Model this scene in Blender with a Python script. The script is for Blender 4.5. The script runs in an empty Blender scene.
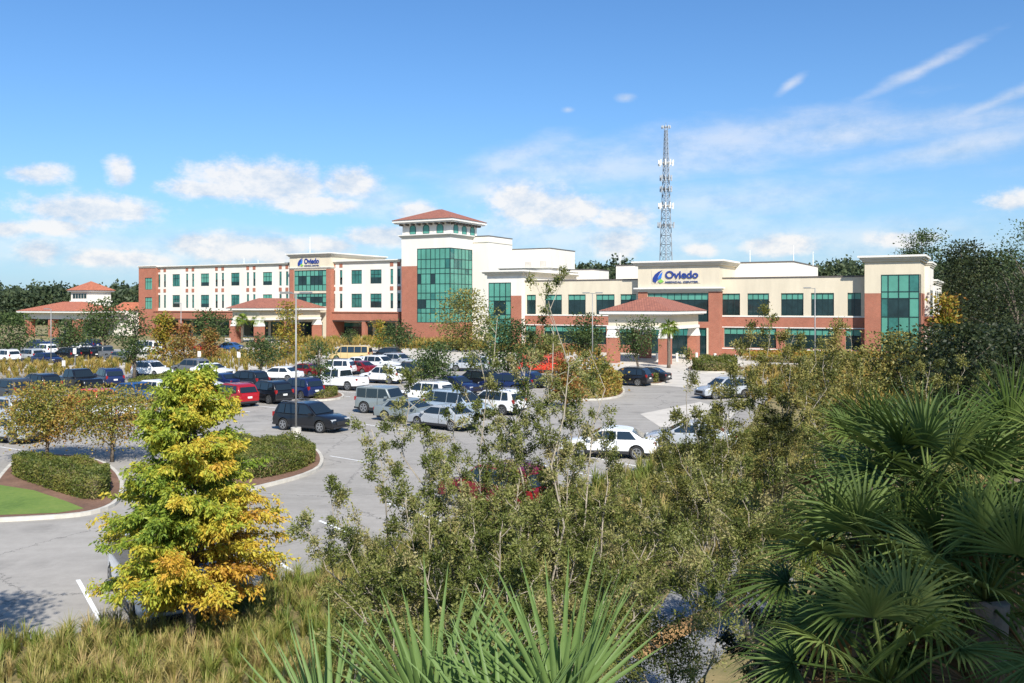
import bpy, math, random
import numpy as np
from mathutils import Vector, Matrix
R = math.radians
scene = bpy.context.scene
COL = scene.collection
HZ, FP, EYE = 305.0, 900.0, 7.5          # horizon row, focal length in pixels, eye height
random.seed(7)

# ------------------------------------------------------------------ helpers
def G(px, py, z=0.0):
    """ground point (at height z) that the photograph shows at px, py"""
    d = (EYE - z) * FP / (py - HZ)
    return ((px - 512) / FP * d, d)
def P3(px, py, d):
    return Vector(((px - 512) / FP * d, d, EYE + (HZ - py) / FP * d))
def tag(o, label=None, cat=None, group=None, kind=None):
    if label: o['label'] = label
    if cat: o['category'] = cat
    if group: o['group'] = group
    if kind: o['kind'] = kind
    return o
def empty(name, loc=(0, 0, 0), rz=0.0, label=None, cat=None, group=None):
    o = bpy.data.objects.new(name, None); COL.objects.link(o)
    o.location = loc; o.rotation_euler = (0, 0, rz); o.empty_display_size = 0.3
    return tag(o, label, cat, group)

class MB:
    def __init__(s, off=(0, 0, 0)):
        s.v = []; s.f = []; s.m = []; s.off = off; s.mi = 0
    def add(s, vs, fs, m=None):
        b = len(s.v); s.v.extend([tuple(p) for p in vs])
        for f in fs:
            s.f.append([b + i for i in f]); s.m.append(s.mi if m is None else m)
        return s
    def box(s, x0, x1, y0, y1, z0, z1, m=None):
        vs = [(x0,y0,z0),(x1,y0,z0),(x1,y1,z0),(x0,y1,z0),(x0,y0,z1),(x1,y0,z1),(x1,y1,z1),(x0,y1,z1)]
        return s.add(vs, [(0,3,2,1),(4,5,6,7),(0,1,5,4),(1,2,6,5),(2,3,7,6),(3,0,4,7)], m)
    def quad(s, a, b, c, d, m=None):
        return s.add([a, b, c, d], [(0,1,2,3)], m)
    def prism(s, poly, z0, z1, m=None, bottom=False):
        n = len(poly)
        a = sum(poly[i][0]*poly[(i+1)%n][1]-poly[(i+1)%n][0]*poly[i][1] for i in range(n))
        if a < 0: poly = poly[::-1]
        vs = [(x,y,z0) for x,y in poly]+[(x,y,z1) for x,y in poly]
        fs = [tuple(range(n,2*n))]+[(i,(i+1)%n,n+(i+1)%n,n+i) for i in range(n)]
        if bottom: fs.append(tuple(range(n-1,-1,-1)))
        return s.add(vs, fs, m)
    def tube(s, pts, rad, n=6, m=None, cap=True):
        pts = [Vector(p) for p in pts]
        if not hasattr(rad, '__len__'): rad = [rad]*len(pts)
        vs = []; fs = []
        for i, p in enumerate(pts):
            t = (pts[min(i+1,len(pts)-1)]-pts[max(i-1,0)])
            if t.length < 1e-9: t = Vector((0,0,1))
            t.normalize()
            a = Vector((1,0,0)) if abs(t.x) < .8 else Vector((0,1,0))
            u = t.cross(a).normalized(); w = t.cross(u)
            for k in range(n):
                an = 2*math.pi*k/n
                vs.append(p + (u*math.cos(an)+w*math.sin(an))*rad[i])
        for i in range(len(pts)-1):
            for k in range(n):
                a = i*n+k; b = i*n+(k+1)%n
                fs.append((a,a+n,b+n,b))
        if cap:
            fs.append(tuple(range(n))); fs.append(tuple(range((len(pts)-1)*n+n-1,(len(pts)-1)*n-1,-1)))
        return s.add(vs, fs, m)
    def hip(s, x0, x1, y0, y1, z0, z1, m=None):
        w = x1-x0; d = y1-y0; h = min(w,d)/2
        if w >= d: r = [(x0+h,(y0+y1)/2,z1),(x1-h,(y0+y1)/2,z1)]
        else: r = [((x0+x1)/2,y0+h,z1),((x0+x1)/2,y1-h,z1)]
        vs = [(x0,y0,z0),(x1,y0,z0),(x1,y1,z0),(x0,y1,z0)]+r
        if w >= d: fs = [(0,1,5,4),(1,2,5),(2,3,4,5),(3,0,4),(3,2,1,0)]
        else: fs = [(0,1,4),(1,2,5,4),(2,3,5),(3,0,4,5),(3,2,1,0)]
        return s.add(vs, fs, m)
    def build(s, name, mats, parent=None, smooth=False, bevel=0, seg=2):
        me = bpy.data.meshes.new(name)
        o3 = s.off
        me.from_pydata([(x-o3[0],y-o3[1],z-o3[2]) for x,y,z in s.v], [], s.f)
        if not isinstance(mats, (list,tuple)): mats = [mats]
        for m in mats: me.materials.append(m)
        me.polygons.foreach_set('material_index', s.m)
        if smooth: me.polygons.foreach_set('use_smooth', [True]*len(s.f))
        me.validate(); me.update()
        o = bpy.data.objects.new(name, me); COL.objects.link(o)
        if parent: o.parent = parent
        if bevel:
            b = o.modifiers.new('Bevel','BEVEL'); b.width = bevel; b.segments = seg
            b.limit_method = 'ANGLE'; b.angle_limit = R(35)
        return o

def fast_mesh(name, V, F, mat, parent=None, tint=None):
    """V (n,3), F (m,k) numpy -> object, tint one value per face"""
    me = bpy.data.meshes.new(name)
    V = np.asarray(V, dtype=np.float32); F = np.asarray(F, dtype=np.int32)
    m, k = F.shape
    me.vertices.add(len(V)); me.vertices.foreach_set('co', V.ravel())
    me.loops.add(m*k); me.loops.foreach_set('vertex_index', F.ravel())
    me.polygons.add(m)
    me.polygons.foreach_set('loop_start', np.arange(0, m*k, k, dtype=np.int32))
    me.update(calc_edges=True)
    if tint is not None:
        a = me.attributes.new('tint','FLOAT','FACE'); a.data.foreach_set('value', np.asarray(tint,dtype=np.float32))
    me.materials.append(mat)
    o = bpy.data.objects.new(name, me); COL.objects.link(o)
    if parent: o.parent = parent
    return o

# ------------------------------------------------------------------ materials
def new_mat(name):
    m = bpy.data.materials.new(name); m.use_nodes = True
    nt = m.node_tree; b = nt.nodes['Principled BSDF']
    return m, nt, b
def lin(c):
    return tuple(((x/255)/12.92 if x/255 <= .04045 else ((x/255+.055)/1.055)**2.4) for x in c)
def mat(name, col, rough=.7, metal=0, var=.12, scale=1.5, bump=0, bscale=20, spec=.5, detail=5, st=None):
    m, nt, b = new_mat(name); N = nt.nodes; L = nt.links
    b.inputs['Roughness'].default_value = rough; b.inputs['Metallic'].default_value = metal
    b.inputs['Specular IOR Level'].default_value = spec
    tc = N.new('ShaderNodeTexCoord')
    if var > 0:
        no = N.new('ShaderNodeTexNoise'); no.inputs['Scale'].default_value = scale; no.inputs['Detail'].default_value = detail
        no.inputs['Roughness'].default_value = .65
        if st:
            mp = N.new('ShaderNodeMapping'); mp.inputs['Scale'].default_value = st; L.new(tc.outputs['Object'], mp.inputs['Vector']); L.new(mp.outputs[0], no.inputs['Vector'])
        else: L.new(tc.outputs['Object'], no.inputs['Vector'])
        rp = N.new('ShaderNodeValToRGB')
        rp.color_ramp.elements[0].position = .3; rp.color_ramp.elements[1].position = .7
        rp.color_ramp.elements[0].color = tuple(c*(1-var) for c in col)+(1,)
        rp.color_ramp.elements[1].color = tuple(min(1,c*(1+var)) for c in col)+(1,)
        L.new(no.outputs['Fac'], rp.inputs['Fac']); L.new(rp.outputs['Color'], b.inputs['Base Color'])
    else: b.inputs['Base Color'].default_value = tuple(col)+(1,)
    if bump:
        n2 = N.new('ShaderNodeTexNoise'); n2.inputs['Scale'].default_value = bscale; n2.inputs['Detail'].default_value = 4
        L.new(tc.outputs['Object'], n2.inputs['Vector'])
        bp = N.new('ShaderNodeBump'); bp.inputs['Strength'].default_value = bump; bp.inputs['Distance'].default_value = .02
        L.new(n2.outputs['Fac'], bp.inputs['Height']); L.new(bp.outputs['Normal'], b.inputs['Normal'])
    return m
def leaf_mat(name, cols, rough=.55, trans=.3, nscale=.6, spec=.3):
    """cols: ramp over the leaf's own tint plus a slow noise"""
    m, nt, b = new_mat(name); N = nt.nodes; L = nt.links
    at = N.new('ShaderNodeAttribute'); at.attribute_name = 'tint'
    tc = N.new('ShaderNodeTexCoord'); no = N.new('ShaderNodeTexNoise')
    no.inputs['Scale'].default_value = nscale; no.inputs['Detail'].default_value = 2
    L.new(tc.outputs['Object'], no.inputs['Vector'])
    ma = N.new('ShaderNodeMath'); ma.operation = 'MULTIPLY_ADD'; ma.inputs[1].default_value = 1.4; ma.inputs[2].default_value = -.7
    L.new(no.outputs['Fac'], ma.inputs[0])
    ad = N.new('ShaderNodeMath'); ad.operation = 'ADD'; ad.use_clamp = True
    L.new(at.outputs['Fac'], ad.inputs[0]); L.new(ma.outputs[0], ad.inputs[1])
    rp = N.new('ShaderNodeValToRGB'); e = rp.color_ramp.elements
    for i, c in enumerate(cols):
        p = i/(len(cols)-1)
        if i == 0: el = e[0]; el.position = 0
        elif i == len(cols)-1: el = e[-1]; el.position = 1
        else: el = e.new(p)
        el.color = tuple(c)+(1,)
    L.new(ad.outputs[0], rp.inputs['Fac']); L.new(rp.outputs['Color'], b.inputs['Base Color'])
    b.inputs['Roughness'].default_value = rough; b.inputs['Specular IOR Level'].default_value = spec
    tr = N.new('ShaderNodeBsdfTranslucent'); L.new(rp.outputs['Color'], tr.inputs['Color'])
    mx = N.new('ShaderNodeMixShader'); mx.inputs['Fac'].default_value = trans
    L.new(b.outputs[0], mx.inputs[1]); L.new(tr.outputs[0], mx.inputs[2])
    L.new(mx.outputs[0], N['Material Output'].inputs['Surface'])
    return m

def asphalt_mat():
    m, nt, b = new_mat('asphalt'); N = nt.nodes; L = nt.links
    tc = N.new('ShaderNodeTexCoord')
    def noise(sc, det=4, rg=.6, stretch=None):
        n = N.new('ShaderNodeTexNoise'); n.inputs['Scale'].default_value = sc; n.inputs['Detail'].default_value = det
        n.inputs['Roughness'].default_value = rg
        if stretch:
            mp = N.new('ShaderNodeMapping'); mp.inputs['Scale'].default_value = stretch; mp.inputs['Rotation'].default_value = (0,0,R(-58))
            L.new(tc.outputs['Object'], mp.inputs['Vector']); L.new(mp.outputs[0], n.inputs['Vector'])
        else: L.new(tc.outputs['Object'], n.inputs['Vector'])
        return n
    big = noise(.12, 5, .6); streak = noise(.9, 4, .6, (.12, 1, 1)); fine = noise(45, 2, .7); mid = noise(2.3, 6, .75)
    def mul(a, bb, op='ADD'):
        x = N.new('ShaderNodeMath'); x.operation = op
        for i, q in enumerate((a, bb)):
            if isinstance(q, (int,float)): x.inputs[i].default_value = q
            else: L.new(q, x.inputs[i])
        return x.outputs[0]
    s = mul(mul(big.outputs['Fac'], .9, 'MULTIPLY'), mul(streak.outputs['Fac'], .8, 'MULTIPLY'))
    s = mul(s, mul(fine.outputs['Fac'], .5, 'MULTIPLY')); s = mul(s, mul(mid.outputs['Fac'], .8, 'MULTIPLY'))
    s = mul(s, 3.0, 'DIVIDE')
    rp = N.new('ShaderNodeValToRGB'); e = rp.color_ramp.elements
    e[0].position = .36; e[0].color = (.215,.198,.172,1); e[1].position = .62; e[1].color = (.36,.333,.295,1)
    L.new(s, rp.inputs['Fac'])
    # hairline cracks
    vo = N.new('ShaderNodeTexVoronoi'); vo.feature = 'DISTANCE_TO_EDGE'; vo.inputs['Scale'].default_value = .16
    ds = N.new('ShaderNodeMixRGB'); ds.blend_type = 'ADD'; ds.inputs['Fac'].default_value = .9
    L.new(tc.outputs['Object'], ds.inputs[1]); L.new(mid.outputs['Color'], ds.inputs[2]); L.new(ds.outputs[0], vo.inputs['Vector'])
    cr = N.new('ShaderNodeMath'); cr.operation = 'LESS_THAN'; cr.inputs[1].default_value = .004
    L.new(vo.outputs['Distance'], cr.inputs[0])
    mx = N.new('ShaderNodeMixRGB'); mx.blend_type = 'MULTIPLY'; mx.inputs[2].default_value = (.55,.55,.55,1)
    L.new(cr.outputs[0], mx.inputs['Fac']); L.new(rp.outputs[0], mx.inputs[1])
    sp_ = N.new('ShaderNodeTexVoronoi'); sp_.inputs['Scale'].default_value = .42; L.new(ds.outputs[0], sp_.inputs['Vector'])
    so = N.new('ShaderNodeMapRange'); so.inputs['From Min'].default_value = .05; so.inputs['From Max'].default_value = .34; so.inputs['To Min'].default_value = .66; so.inputs['To Max'].default_value = 1
    L.new(sp_.outputs['Distance'], so.inputs['Value'])
    m3 = N.new('ShaderNodeMixRGB'); m3.blend_type = 'MULTIPLY'; m3.inputs['Fac'].default_value = .8; L.new(mx.outputs[0], m3.inputs[1]); L.new(so.outputs[0], m3.inputs[2])
    L.new(m3.outputs[0], b.inputs['Base Color']); b.inputs['Roughness'].default_value = .85
    bp = N.new('ShaderNodeBump'); bp.inputs['Strength'].default_value = .3; bp.inputs['Distance'].default_value = .01
    L.new(fine.outputs['Fac'], bp.inputs['Height']); L.new(bp.outputs[0], b.inputs['Normal'])
    return m
def brick_mat():
    m, nt, b = new_mat('red_brick'); N = nt.nodes; L = nt.links
    tc = N.new('ShaderNodeTexCoord'); sp = N.new('ShaderNodeSeparateXYZ'); cb = N.new('ShaderNodeCombineXYZ')
    L.new(tc.outputs['Object'], sp.inputs[0])
    ad = N.new('ShaderNodeMath'); L.new(sp.outputs[0], ad.inputs[0]); L.new(sp.outputs[1], ad.inputs[1])
    L.new(ad.outputs[0], cb.inputs[0]); L.new(sp.outputs[2], cb.inputs[1])
    br = N.new('ShaderNodeTexBrick'); br.inputs['Scale'].default_value = 1
    br.inputs['Brick Width'].default_value = .22; br.inputs['Row Height'].default_value = .075; br.inputs['Mortar Size'].default_value = .008
    br.inputs['Color1'].default_value = (.36,.105,.06,1); br.inputs['Color2'].default_value = (.28,.082,.047,1); br.inputs['Mortar'].default_value = (.36,.22,.15,1)
    L.new(cb.outputs[0], br.inputs['Vector'])
    no = N.new('ShaderNodeTexNoise'); no.inputs['Scale'].default_value = .8; no.inputs['Detail'].default_value = 6
    L.new(tc.outputs['Object'], no.inputs['Vector'])
    mr = N.new('ShaderNodeMapRange'); mr.inputs['To Min'].default_value = .75; mr.inputs['To Max'].default_value = 1.25
    L.new(no.outputs['Fac'], mr.inputs['Value'])
    mx = N.new('ShaderNodeMixRGB'); mx.blend_type = 'MULTIPLY'; mx.inputs['Fac'].default_value = 1
    L.new(br.outputs['Color'], mx.inputs[1]); L.new(mr.outputs[0], mx.inputs[2])
    L.new(mx.outputs[0], b.inputs['Base Color']); b.inputs['Roughness'].default_value = .85
    return m
def tile_mat(name, c1, c2):
    m, nt, b = new_mat(name); N = nt.nodes; L = nt.links
    tc = N.new('ShaderNodeTexCoord'); no = N.new('ShaderNodeTexNoise'); no.inputs['Scale'].default_value = 2.2; no.inputs['Detail'].default_value = 6
    L.new(tc.outputs['Object'], no.inputs['Vector'])
    br = N.new('ShaderNodeTexBrick'); br.inputs['Scale'].default_value = 1; br.inputs['Brick Width'].default_value = .34; br.inputs['Row Height'].default_value = .4
    br.inputs['Color1'].default_value = c1+(1,); br.inputs['Color2'].default_value = c2+(1,); br.inputs['Mortar'].default_value = tuple(x*.5 for x in c1)+(1,)
    br.inputs['Mortar Size'].default_value = .03
    L.new(tc.outputs['Object'], br.inputs['Vector'])
    mr = N.new('ShaderNodeMapRange'); mr.inputs['To Min'].default_value = .6; mr.inputs['To Max'].default_value = 1.4
    L.new(no.outputs['Fac'], mr.inputs['Value'])
    mx = N.new('ShaderNodeMixRGB'); mx.blend_type = 'MULTIPLY'; mx.inputs['Fac'].default_value = 1
    L.new(br.outputs['Color'], mx.inputs[1]); L.new(mr.outputs[0], mx.inputs[2]); L.new(mx.outputs[0], b.inputs['Base Color'])
    b.inputs['Roughness'].default_value = .75
    bp = N.new('ShaderNodeBump'); bp.inputs['Strength'].default_value = .8; bp.inputs['Distance'].default_value = .06
    L.new(br.outputs['Fac'], bp.inputs['Height']); L.new(bp.outputs[0], b.inputs['Normal'])
    return m
def glass_mat(name, col, rough=.06, spec=.8, var=.25, scale=.35):
    return mat(name, col, rough, 0, var, scale, spec=spec, bump=.25, bscale=.55)
def paint_mat():
    m, nt, b = new_mat('car_paint'); N = nt.nodes; L = nt.links
    oi = N.new('ShaderNodeObjectInfo'); L.new(oi.outputs['Color'], b.inputs['Base Color'])
    b.inputs['Roughness'].default_value = .3; b.inputs['Metallic'].default_value = .1
    b.inputs['Coat Weight'].default_value = .45; b.inputs['Coat Roughness'].default_value = .06
    return m
def ground_mat(name, cols, s1=.08, s2=1.6):
    m, nt, b = new_mat(name); N = nt.nodes; L = nt.links
    tc = N.new('ShaderNodeTexCoord'); a = N.new('ShaderNodeTexNoise'); c = N.new('ShaderNodeTexNoise')
    a.inputs['Scale'].default_value = s1; c.inputs['Scale'].default_value = s2
    a.inputs['Detail'].default_value = 6; c.inputs['Detail'].default_value = 8; c.inputs['Roughness'].default_value = .75
    L.new(tc.outputs['Object'], a.inputs['Vector']); L.new(tc.outputs['Object'], c.inputs['Vector'])
    mx = N.new('ShaderNodeMath'); mx.operation = 'ADD'; L.new(a.outputs['Fac'], mx.inputs[0]); L.new(c.outputs['Fac'], mx.inputs[1])
    dv = N.new('ShaderNodeMath'); dv.operation = 'MULTIPLY'; dv.inputs[1].default_value = .5; L.new(mx.outputs[0], dv.inputs[0])
    rp = N.new('ShaderNodeValToRGB'); e = rp.color_ramp.elements
    for i, q in enumerate(cols):
        p = .34+.32*i/(len(cols)-1)
        if i == 0: el = e[0]; el.position = p
        elif i == len(cols)-1: el = e[-1]; el.position = p
        else: el = e.new(p)
        el.color = tuple(q)+(1,)
    L.new(dv.outputs[0], rp.inputs['Fac']); L.new(rp.outputs[0], b.inputs['Base Color']); b.inputs['Roughness'].default_value = .95
    bp = N.new('ShaderNodeBump'); bp.inputs['Strength'].default_value = .6; bp.inputs['Distance'].default_value = .08
    L.new(c.outputs['Fac'], bp.inputs['Height']); L.new(bp.outputs[0], b.inputs['Normal'])
    return m

M = dict(
 asphalt=asphalt_mat(), brick=brick_mat(),
 concrete=mat('concrete',(.48,.44,.38),.85,var=.15,scale=.5,bump=.2),
 kerb=mat('kerb_concrete',(.46,.43,.37),.85,var=.2,scale=2),
 cream=mat('cream_stucco',(.58,.51,.385),.85,var=.09,scale=.5,st=(1,1,.22),bump=.1),
 white=mat('white_stucco',(.66,.62,.55),.85,var=.07,scale=.5,st=(1,1,.22),bump=.1),
 trim=mat('white_trim',(.66,.635,.58),.7,var=.04,scale=.6),
 cornice=mat('tan_cornice',(.60,.56,.47),.7,var=.05,scale=.6),
 coping=mat('dark_coping',(.10,.085,.075),.5,var=.1),
 teal=glass_mat('teal_spandrel_glass',(.085,.27,.205),.14,.5,.2,.25),
 vision=glass_mat('dark_vision_glass',(.012,.03,.032),.05,.5,.5,.5),
 tealdark=glass_mat('green_tinted_glass',(.03,.14,.12),.08,.6,.5,.4),
 mullion=mat('dark_green_mullion',(.02,.045,.045),.4,.3,var=.1),
 roof=tile_mat('terracotta_tiles',(.36,.135,.085),(.28,.105,.07)),
 roof2=tile_mat('orange_tiles',(.50,.17,.09),(.40,.13,.07)),
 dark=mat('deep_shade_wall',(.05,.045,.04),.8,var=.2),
 letter=mat('blue_sign_letter',(.02,.045,.22),.4,var=0), ltblue=mat('light_blue_emblem',(.03,.16,.55),.4,var=0),
 green=mat('green_emblem',(.2,.45,.08),.5,var=0), greyletter=mat('grey_blue_sign_letter',(.05,.08,.2),.5,var=0),
 steel=mat('galvanised_steel',(.30,.32,.34),.5,.5,var=.15), steeldark=mat('dark_steel',(.10,.11,.12),.5,.4,var=.15),
 pole=mat('grey_pole_paint',(.27,.265,.25),.5,.3,var=.1), line=mat('road_paint',(.74,.74,.72),.7,var=.15,scale=6),
 paint=paint_mat(), carglass=mat('car_glass',(.012,.018,.022),.04,var=0,spec=.9),
 tyre=mat('tyre_rubber',(.018,.018,.018),.8,var=0), rim=mat('alloy_rim',(.42,.43,.44),.3,.8,var=0),
 plastic=mat('black_plastic',(.02,.02,.022),.55,var=0), head=mat('headlight_lens',(.65,.68,.7),.1,.3,var=0,spec=.9),
 tail=mat('taillight_lens',(.26,.012,.012),.2,var=0), plate=mat('licence_plate',(.7,.7,.66),.5,var=0),
 chrome=mat('chrome',(.6,.6,.6),.15,1,var=0),
 mulch=ground_mat('red_mulch',[(.09,.05,.03),(.17,.09,.055),(.25,.15,.09)],.6,6),
 lawn=ground_mat('lawn_grass',[(.07,.13,.015),(.12,.19,.028),(.17,.22,.04)],.5,5),
 meadow=ground_mat('meadow_soil',[(.06,.075,.025),(.16,.14,.055),(.25,.19,.085),(.10,.13,.035)],.05,1.2),
 gravel=ground_mat('grey_gravel',[(.09,.09,.095),(.22,.22,.225),(.34,.34,.34)],.5,8),
 straw=ground_mat('pine_straw',[(.20,.10,.04),(.42,.24,.09),(.5,.33,.15)],.5,6),
 bark=mat('bark',(.12,.095,.07),.9,var=.35,scale=6,bump=.5), palebark=mat('pale_bark',(.30,.26,.20),.9,var=.3,scale=9,bump=.4),
 palmbark=mat('palm_trunk_bark',(.13,.10,.075),.9,var=.35,scale=5,bump=.7,bscale=12),
)
# leaf palettes
LM = dict(
 oak=leaf_mat('oak_leaves',[(.018,.035,.010),(.045,.075,.020),(.075,.115,.032),(.12,.155,.05)],nscale=.8),
 farwood=leaf_mat('hazy_wood_leaves',[(.035,.055,.028),(.06,.085,.04),(.09,.115,.05)],nscale=.05),  # palette lightened to put distance haze into the leaf colour
 shade=leaf_mat('shaded_oak_leaves',[(.010,.018,.007),(.022,.036,.012),(.040,.055,.018),(.07,.08,.03)],nscale=.3),  # darker copy of the oak palette, shade put into the leaf colour
 gold=leaf_mat('turning_cypress_leaves',[(.15,.23,.03),(.33,.38,.045),(.56,.46,.055),(.56,.34,.045),(.40,.19,.035)],nscale=.42,trans=.35),
 goldfar=leaf_mat('yellow_cypress_leaves',[(.11,.16,.02),(.27,.24,.03),(.33,.20,.03),(.30,.13,.03)],nscale=.25,trans=.3),
 ochre=leaf_mat('ochre_cypress_leaves',[(.13,.16,.03),(.25,.23,.045),(.36,.24,.05),(.32,.14,.04)],nscale=.5,trans=.3),
 rust=leaf_mat('rusty_cypress_leaves',[(.16,.15,.03),(.26,.17,.045),(.28,.11,.03),(.18,.07,.025)],nscale=.4,trans=.3),
 lime=leaf_mat('lime_leaves',[(.08,.14,.02),(.16,.24,.03),(.28,.30,.04)],nscale=.5,trans=.35),
 shrub=leaf_mat('shrub_leaves',[(.035,.05,.010),(.095,.12,.022),(.165,.185,.045),(.25,.25,.08),(.34,.29,.13)],nscale=.7,rough=.55,spec=.3,trans=.3),
 willow=leaf_mat('scrub_leaves',[(.055,.065,.016),(.13,.14,.032),(.23,.215,.055),(.34,.28,.09)],nscale=.35,rough=.5,trans=.3),
 hedge=leaf_mat('hedge_leaves',[(.045,.065,.012),(.085,.11,.02),(.14,.155,.03),(.20,.18,.045)],nscale=1),
 palm=leaf_mat('palm_leaves',[(.022,.042,.009),(.065,.105,.022),(.12,.165,.04),(.20,.24,.07)],nscale=.4,rough=.55,spec=.2,trans=.22),
 palmlit=leaf_mat('bright_palmetto_leaves',[(.08,.14,.03),(.14,.22,.06),(.20,.29,.10)],nscale=.4,rough=.5,spec=.3,trans=.35),
 deadfrond=leaf_mat('dead_frond_fibre',[(.10,.06,.03),(.20,.12,.06),(.28,.19,.10)],nscale=1),
 grass=leaf_mat('ornamental_grass_blades',[(.09,.14,.02),(.19,.22,.04),(.31,.27,.08),(.42,.31,.13)],nscale=.35,trans=.3),
 grassfar=leaf_mat('yellow_grass_blades',[(.14,.16,.03),(.27,.22,.04),(.36,.25,.06),(.42,.30,.10)],nscale=.12,trans=.3),
 redshrub=leaf_mat('red_shrub_leaves',[(.25,.08,.04),(.42,.10,.05),(.45,.2,.1)],nscale=.8),
)

# ------------------------------------------------------------------ camera, light, sky
cam_d = bpy.data.cameras.new('camera'); cam = bpy.data.objects.new('camera', cam_d); COL.objects.link(cam)
cam.location = (0, 0, EYE); cam.rotation_euler = (R(90), 0, 0)
cam_d.sensor_width = 36; cam_d.lens = FP/1024*36; cam_d.shift_y = -(341.5-HZ)/1024
cam_d.clip_start = .1; cam_d.clip_end = 6000
scene.camera = cam
SUN_EL, SUN_AZ = R(41), math.atan2(.30, -.95)      # azimuth from +Y towards +X, direction TO the sun
sd = Vector((math.sin(SUN_AZ)*math.cos(SUN_EL), math.cos(SUN_AZ)*math.cos(SUN_EL), math.sin(SUN_EL)))
sl = bpy.data.lights.new('sun','SUN'); sun = bpy.data.objects.new('sun', sl); COL.objects.link(sun)
sl.energy = 4.3; sl.angle = R(.53); sl.color = (1,.955,.88)
sun.rotation_euler = sd.to_track_quat('Z','Y').to_euler(); sun.location = (0,0,60)
scene.view_settings.view_transform = 'Standard'; scene.view_settings.look = 'None'
scene.view_settings.exposure = .85; scene.view_settings.gamma = 1

w = bpy.data.worlds.new('World'); scene.world = w; w.use_nodes = True
N = w.node_tree.nodes; L = w.node_tree.links
bg = N['Background']; sky = N.new('ShaderNodeTexSky'); sky.sky_type = 'NISHITA'
sky.sun_disc = False; sky.sun_elevation = SUN_EL; sky.sun_rotation = SUN_AZ
sky.altitude = 0; sky.air_density = 1.0; sky.dust_density = .6; sky.ozone_density = 2.2
SKYS = .062
tc = N.new('ShaderNodeTexCoord'); sx = N.new('ShaderNodeSeparateXYZ'); L.new(tc.outputs['Generated'], sx.inputs[0])
def wm(op, a, b=None, c=None, clamp=False):
    x = N.new('ShaderNodeMath'); x.operation = op; x.use_clamp = clamp
    for i, q in enumerate((a, b, c)):
        if q is None: continue
        if isinstance(q, (int,float)): x.inputs[i].default_value = q
        else: L.new(q, x.inputs[i])
    return x.outputs[0]
az = wm('ARCTAN2', sx.outputs[0], sx.outputs[1]); el = wm('ARCSINE', sx.outputs[2])
uv = N.new('ShaderNodeCombineXYZ'); L.new(az, uv.inputs[0]); L.new(el, uv.inputs[1])
def wnoise(scale, det, rough, sc=(1,1,1), off=(0,0,0)):
    mp = N.new('ShaderNodeMapping'); mp.inputs['Scale'].default_value = sc; mp.inputs['Location'].default_value = off
    L.new(uv.outputs[0], mp.inputs['Vector'])
    n = N.new('ShaderNodeTexNoise'); n.inputs['Scale'].default_value = scale; n.inputs['Detail'].default_value = det; n.inputs['Roughness'].default_value = rough
    L.new(mp.outputs[0], n.inputs['Vector']); return n
def ae(px, py):
    r = (px-512)/FP; v = (HZ-py)/FP
    return math.atan(r), math.atan(v/math.sqrt(1+r*r))
def ellipses(lst):
    acc = None
    for (px, py, rx, ry, *rot) in lst:
        a, e = ae(px, py)
        mp = N.new('ShaderNodeMapping'); mp.vector_type = 'TEXTURE'
        mp.inputs['Location'].default_value = (a, e, 0); mp.inputs['Scale'].default_value = (rx/FP, ry/FP, 1)
        mp.inputs['Rotation'].default_value = (0, 0, R(rot[0]) if rot else 0)
        L.new(uv.outputs[0], mp.inputs['Vector'])
        ln = N.new('ShaderNodeVectorMath'); ln.operation = 'LENGTH'; L.new(mp.outputs[0], ln.inputs[0])
        acc = ln.outputs['Value'] if acc is None else wm('MINIMUM', acc, ln.outputs['Value'])
    return acc
cum = ellipses([(38,174,20,9),(122,172,11,14),(92,210,52,14),(130,212,22,9),(10,229,20,7),(52,227,28,7),(40,251,18,11),
 (262,184,62,20),(215,190,45,9),(350,182,28,14),(315,205,40,8),(228,249,32,15),(276,249,28,14),(115,259,40,7),(190,243,16,10),
 (530,205,42,20),(560,212,45,14),(622,218,28,12),(622,243,24,14),(415,212,20,9),(385,236,42,9),(780,246,34,9),(1012,201,22,9),(700,250,14,6),(330,246,22,9),(900,240,26,7)])
cn = wnoise(19, 10, .66, (1, 1.6, 1)); cn2 = wnoise(19, 10, .66, (1, 1.6, 1), (.006, -.03, 0))
t = wm('SUBTRACT', 1.42, cum); t = wm('ADD', t, wm('MULTIPLY', wm('SUBTRACT', cn.outputs['Fac'], .5), 2.5))
mr = N.new('ShaderNodeMapRange'); mr.interpolation_type = 'SMOOTHSTEP'; mr.inputs['From Min'].default_value = -.05; mr.inputs['From Max'].default_value = .85
L.new(t, mr.inputs['Value']); cumask = wm('MULTIPLY', mr.outputs[0], .88)
cir = ellipses([(590,168,170,26,5),(500,185,90,20,10),(700,150,170,28,7),(850,135,150,18,4),(720,200,190,20,2),(920,70,60,6,22),(500,165,80,18,20),(560,240,190,26,0),(800,240,220,24,0),(950,150,120,14,8),
 (150,250,260,26,0),(380,200,60,20),(625,98,10,4),(790,85,16,5,35),(568,110,6,3),(1000,100,60,6,18)])
wn = wnoise(9, 8, .62, (1, 3.2, 1), (3,1,0))
t2 = wm('ADD', wm('SUBTRACT', 1.4, cir), wm('MULTIPLY', wm('SUBTRACT', wn.outputs['Fac'], .5), 2.2))
mr2 = N.new('ShaderNodeMapRange'); mr2.interpolation_type = 'SMOOTHSTEP'; mr2.inputs['From Min'].default_value = 0; mr2.inputs['From Max'].default_value = 1.6
L.new(t2, mr2.inputs['Value']); cimask = wm('MULTIPLY', mr2.outputs[0], .52)
mask = wm('SUBTRACT', 1, wm('MULTIPLY', wm('SUBTRACT', 1, cumask), wm('SUBTRACT', 1, cimask)))
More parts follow.
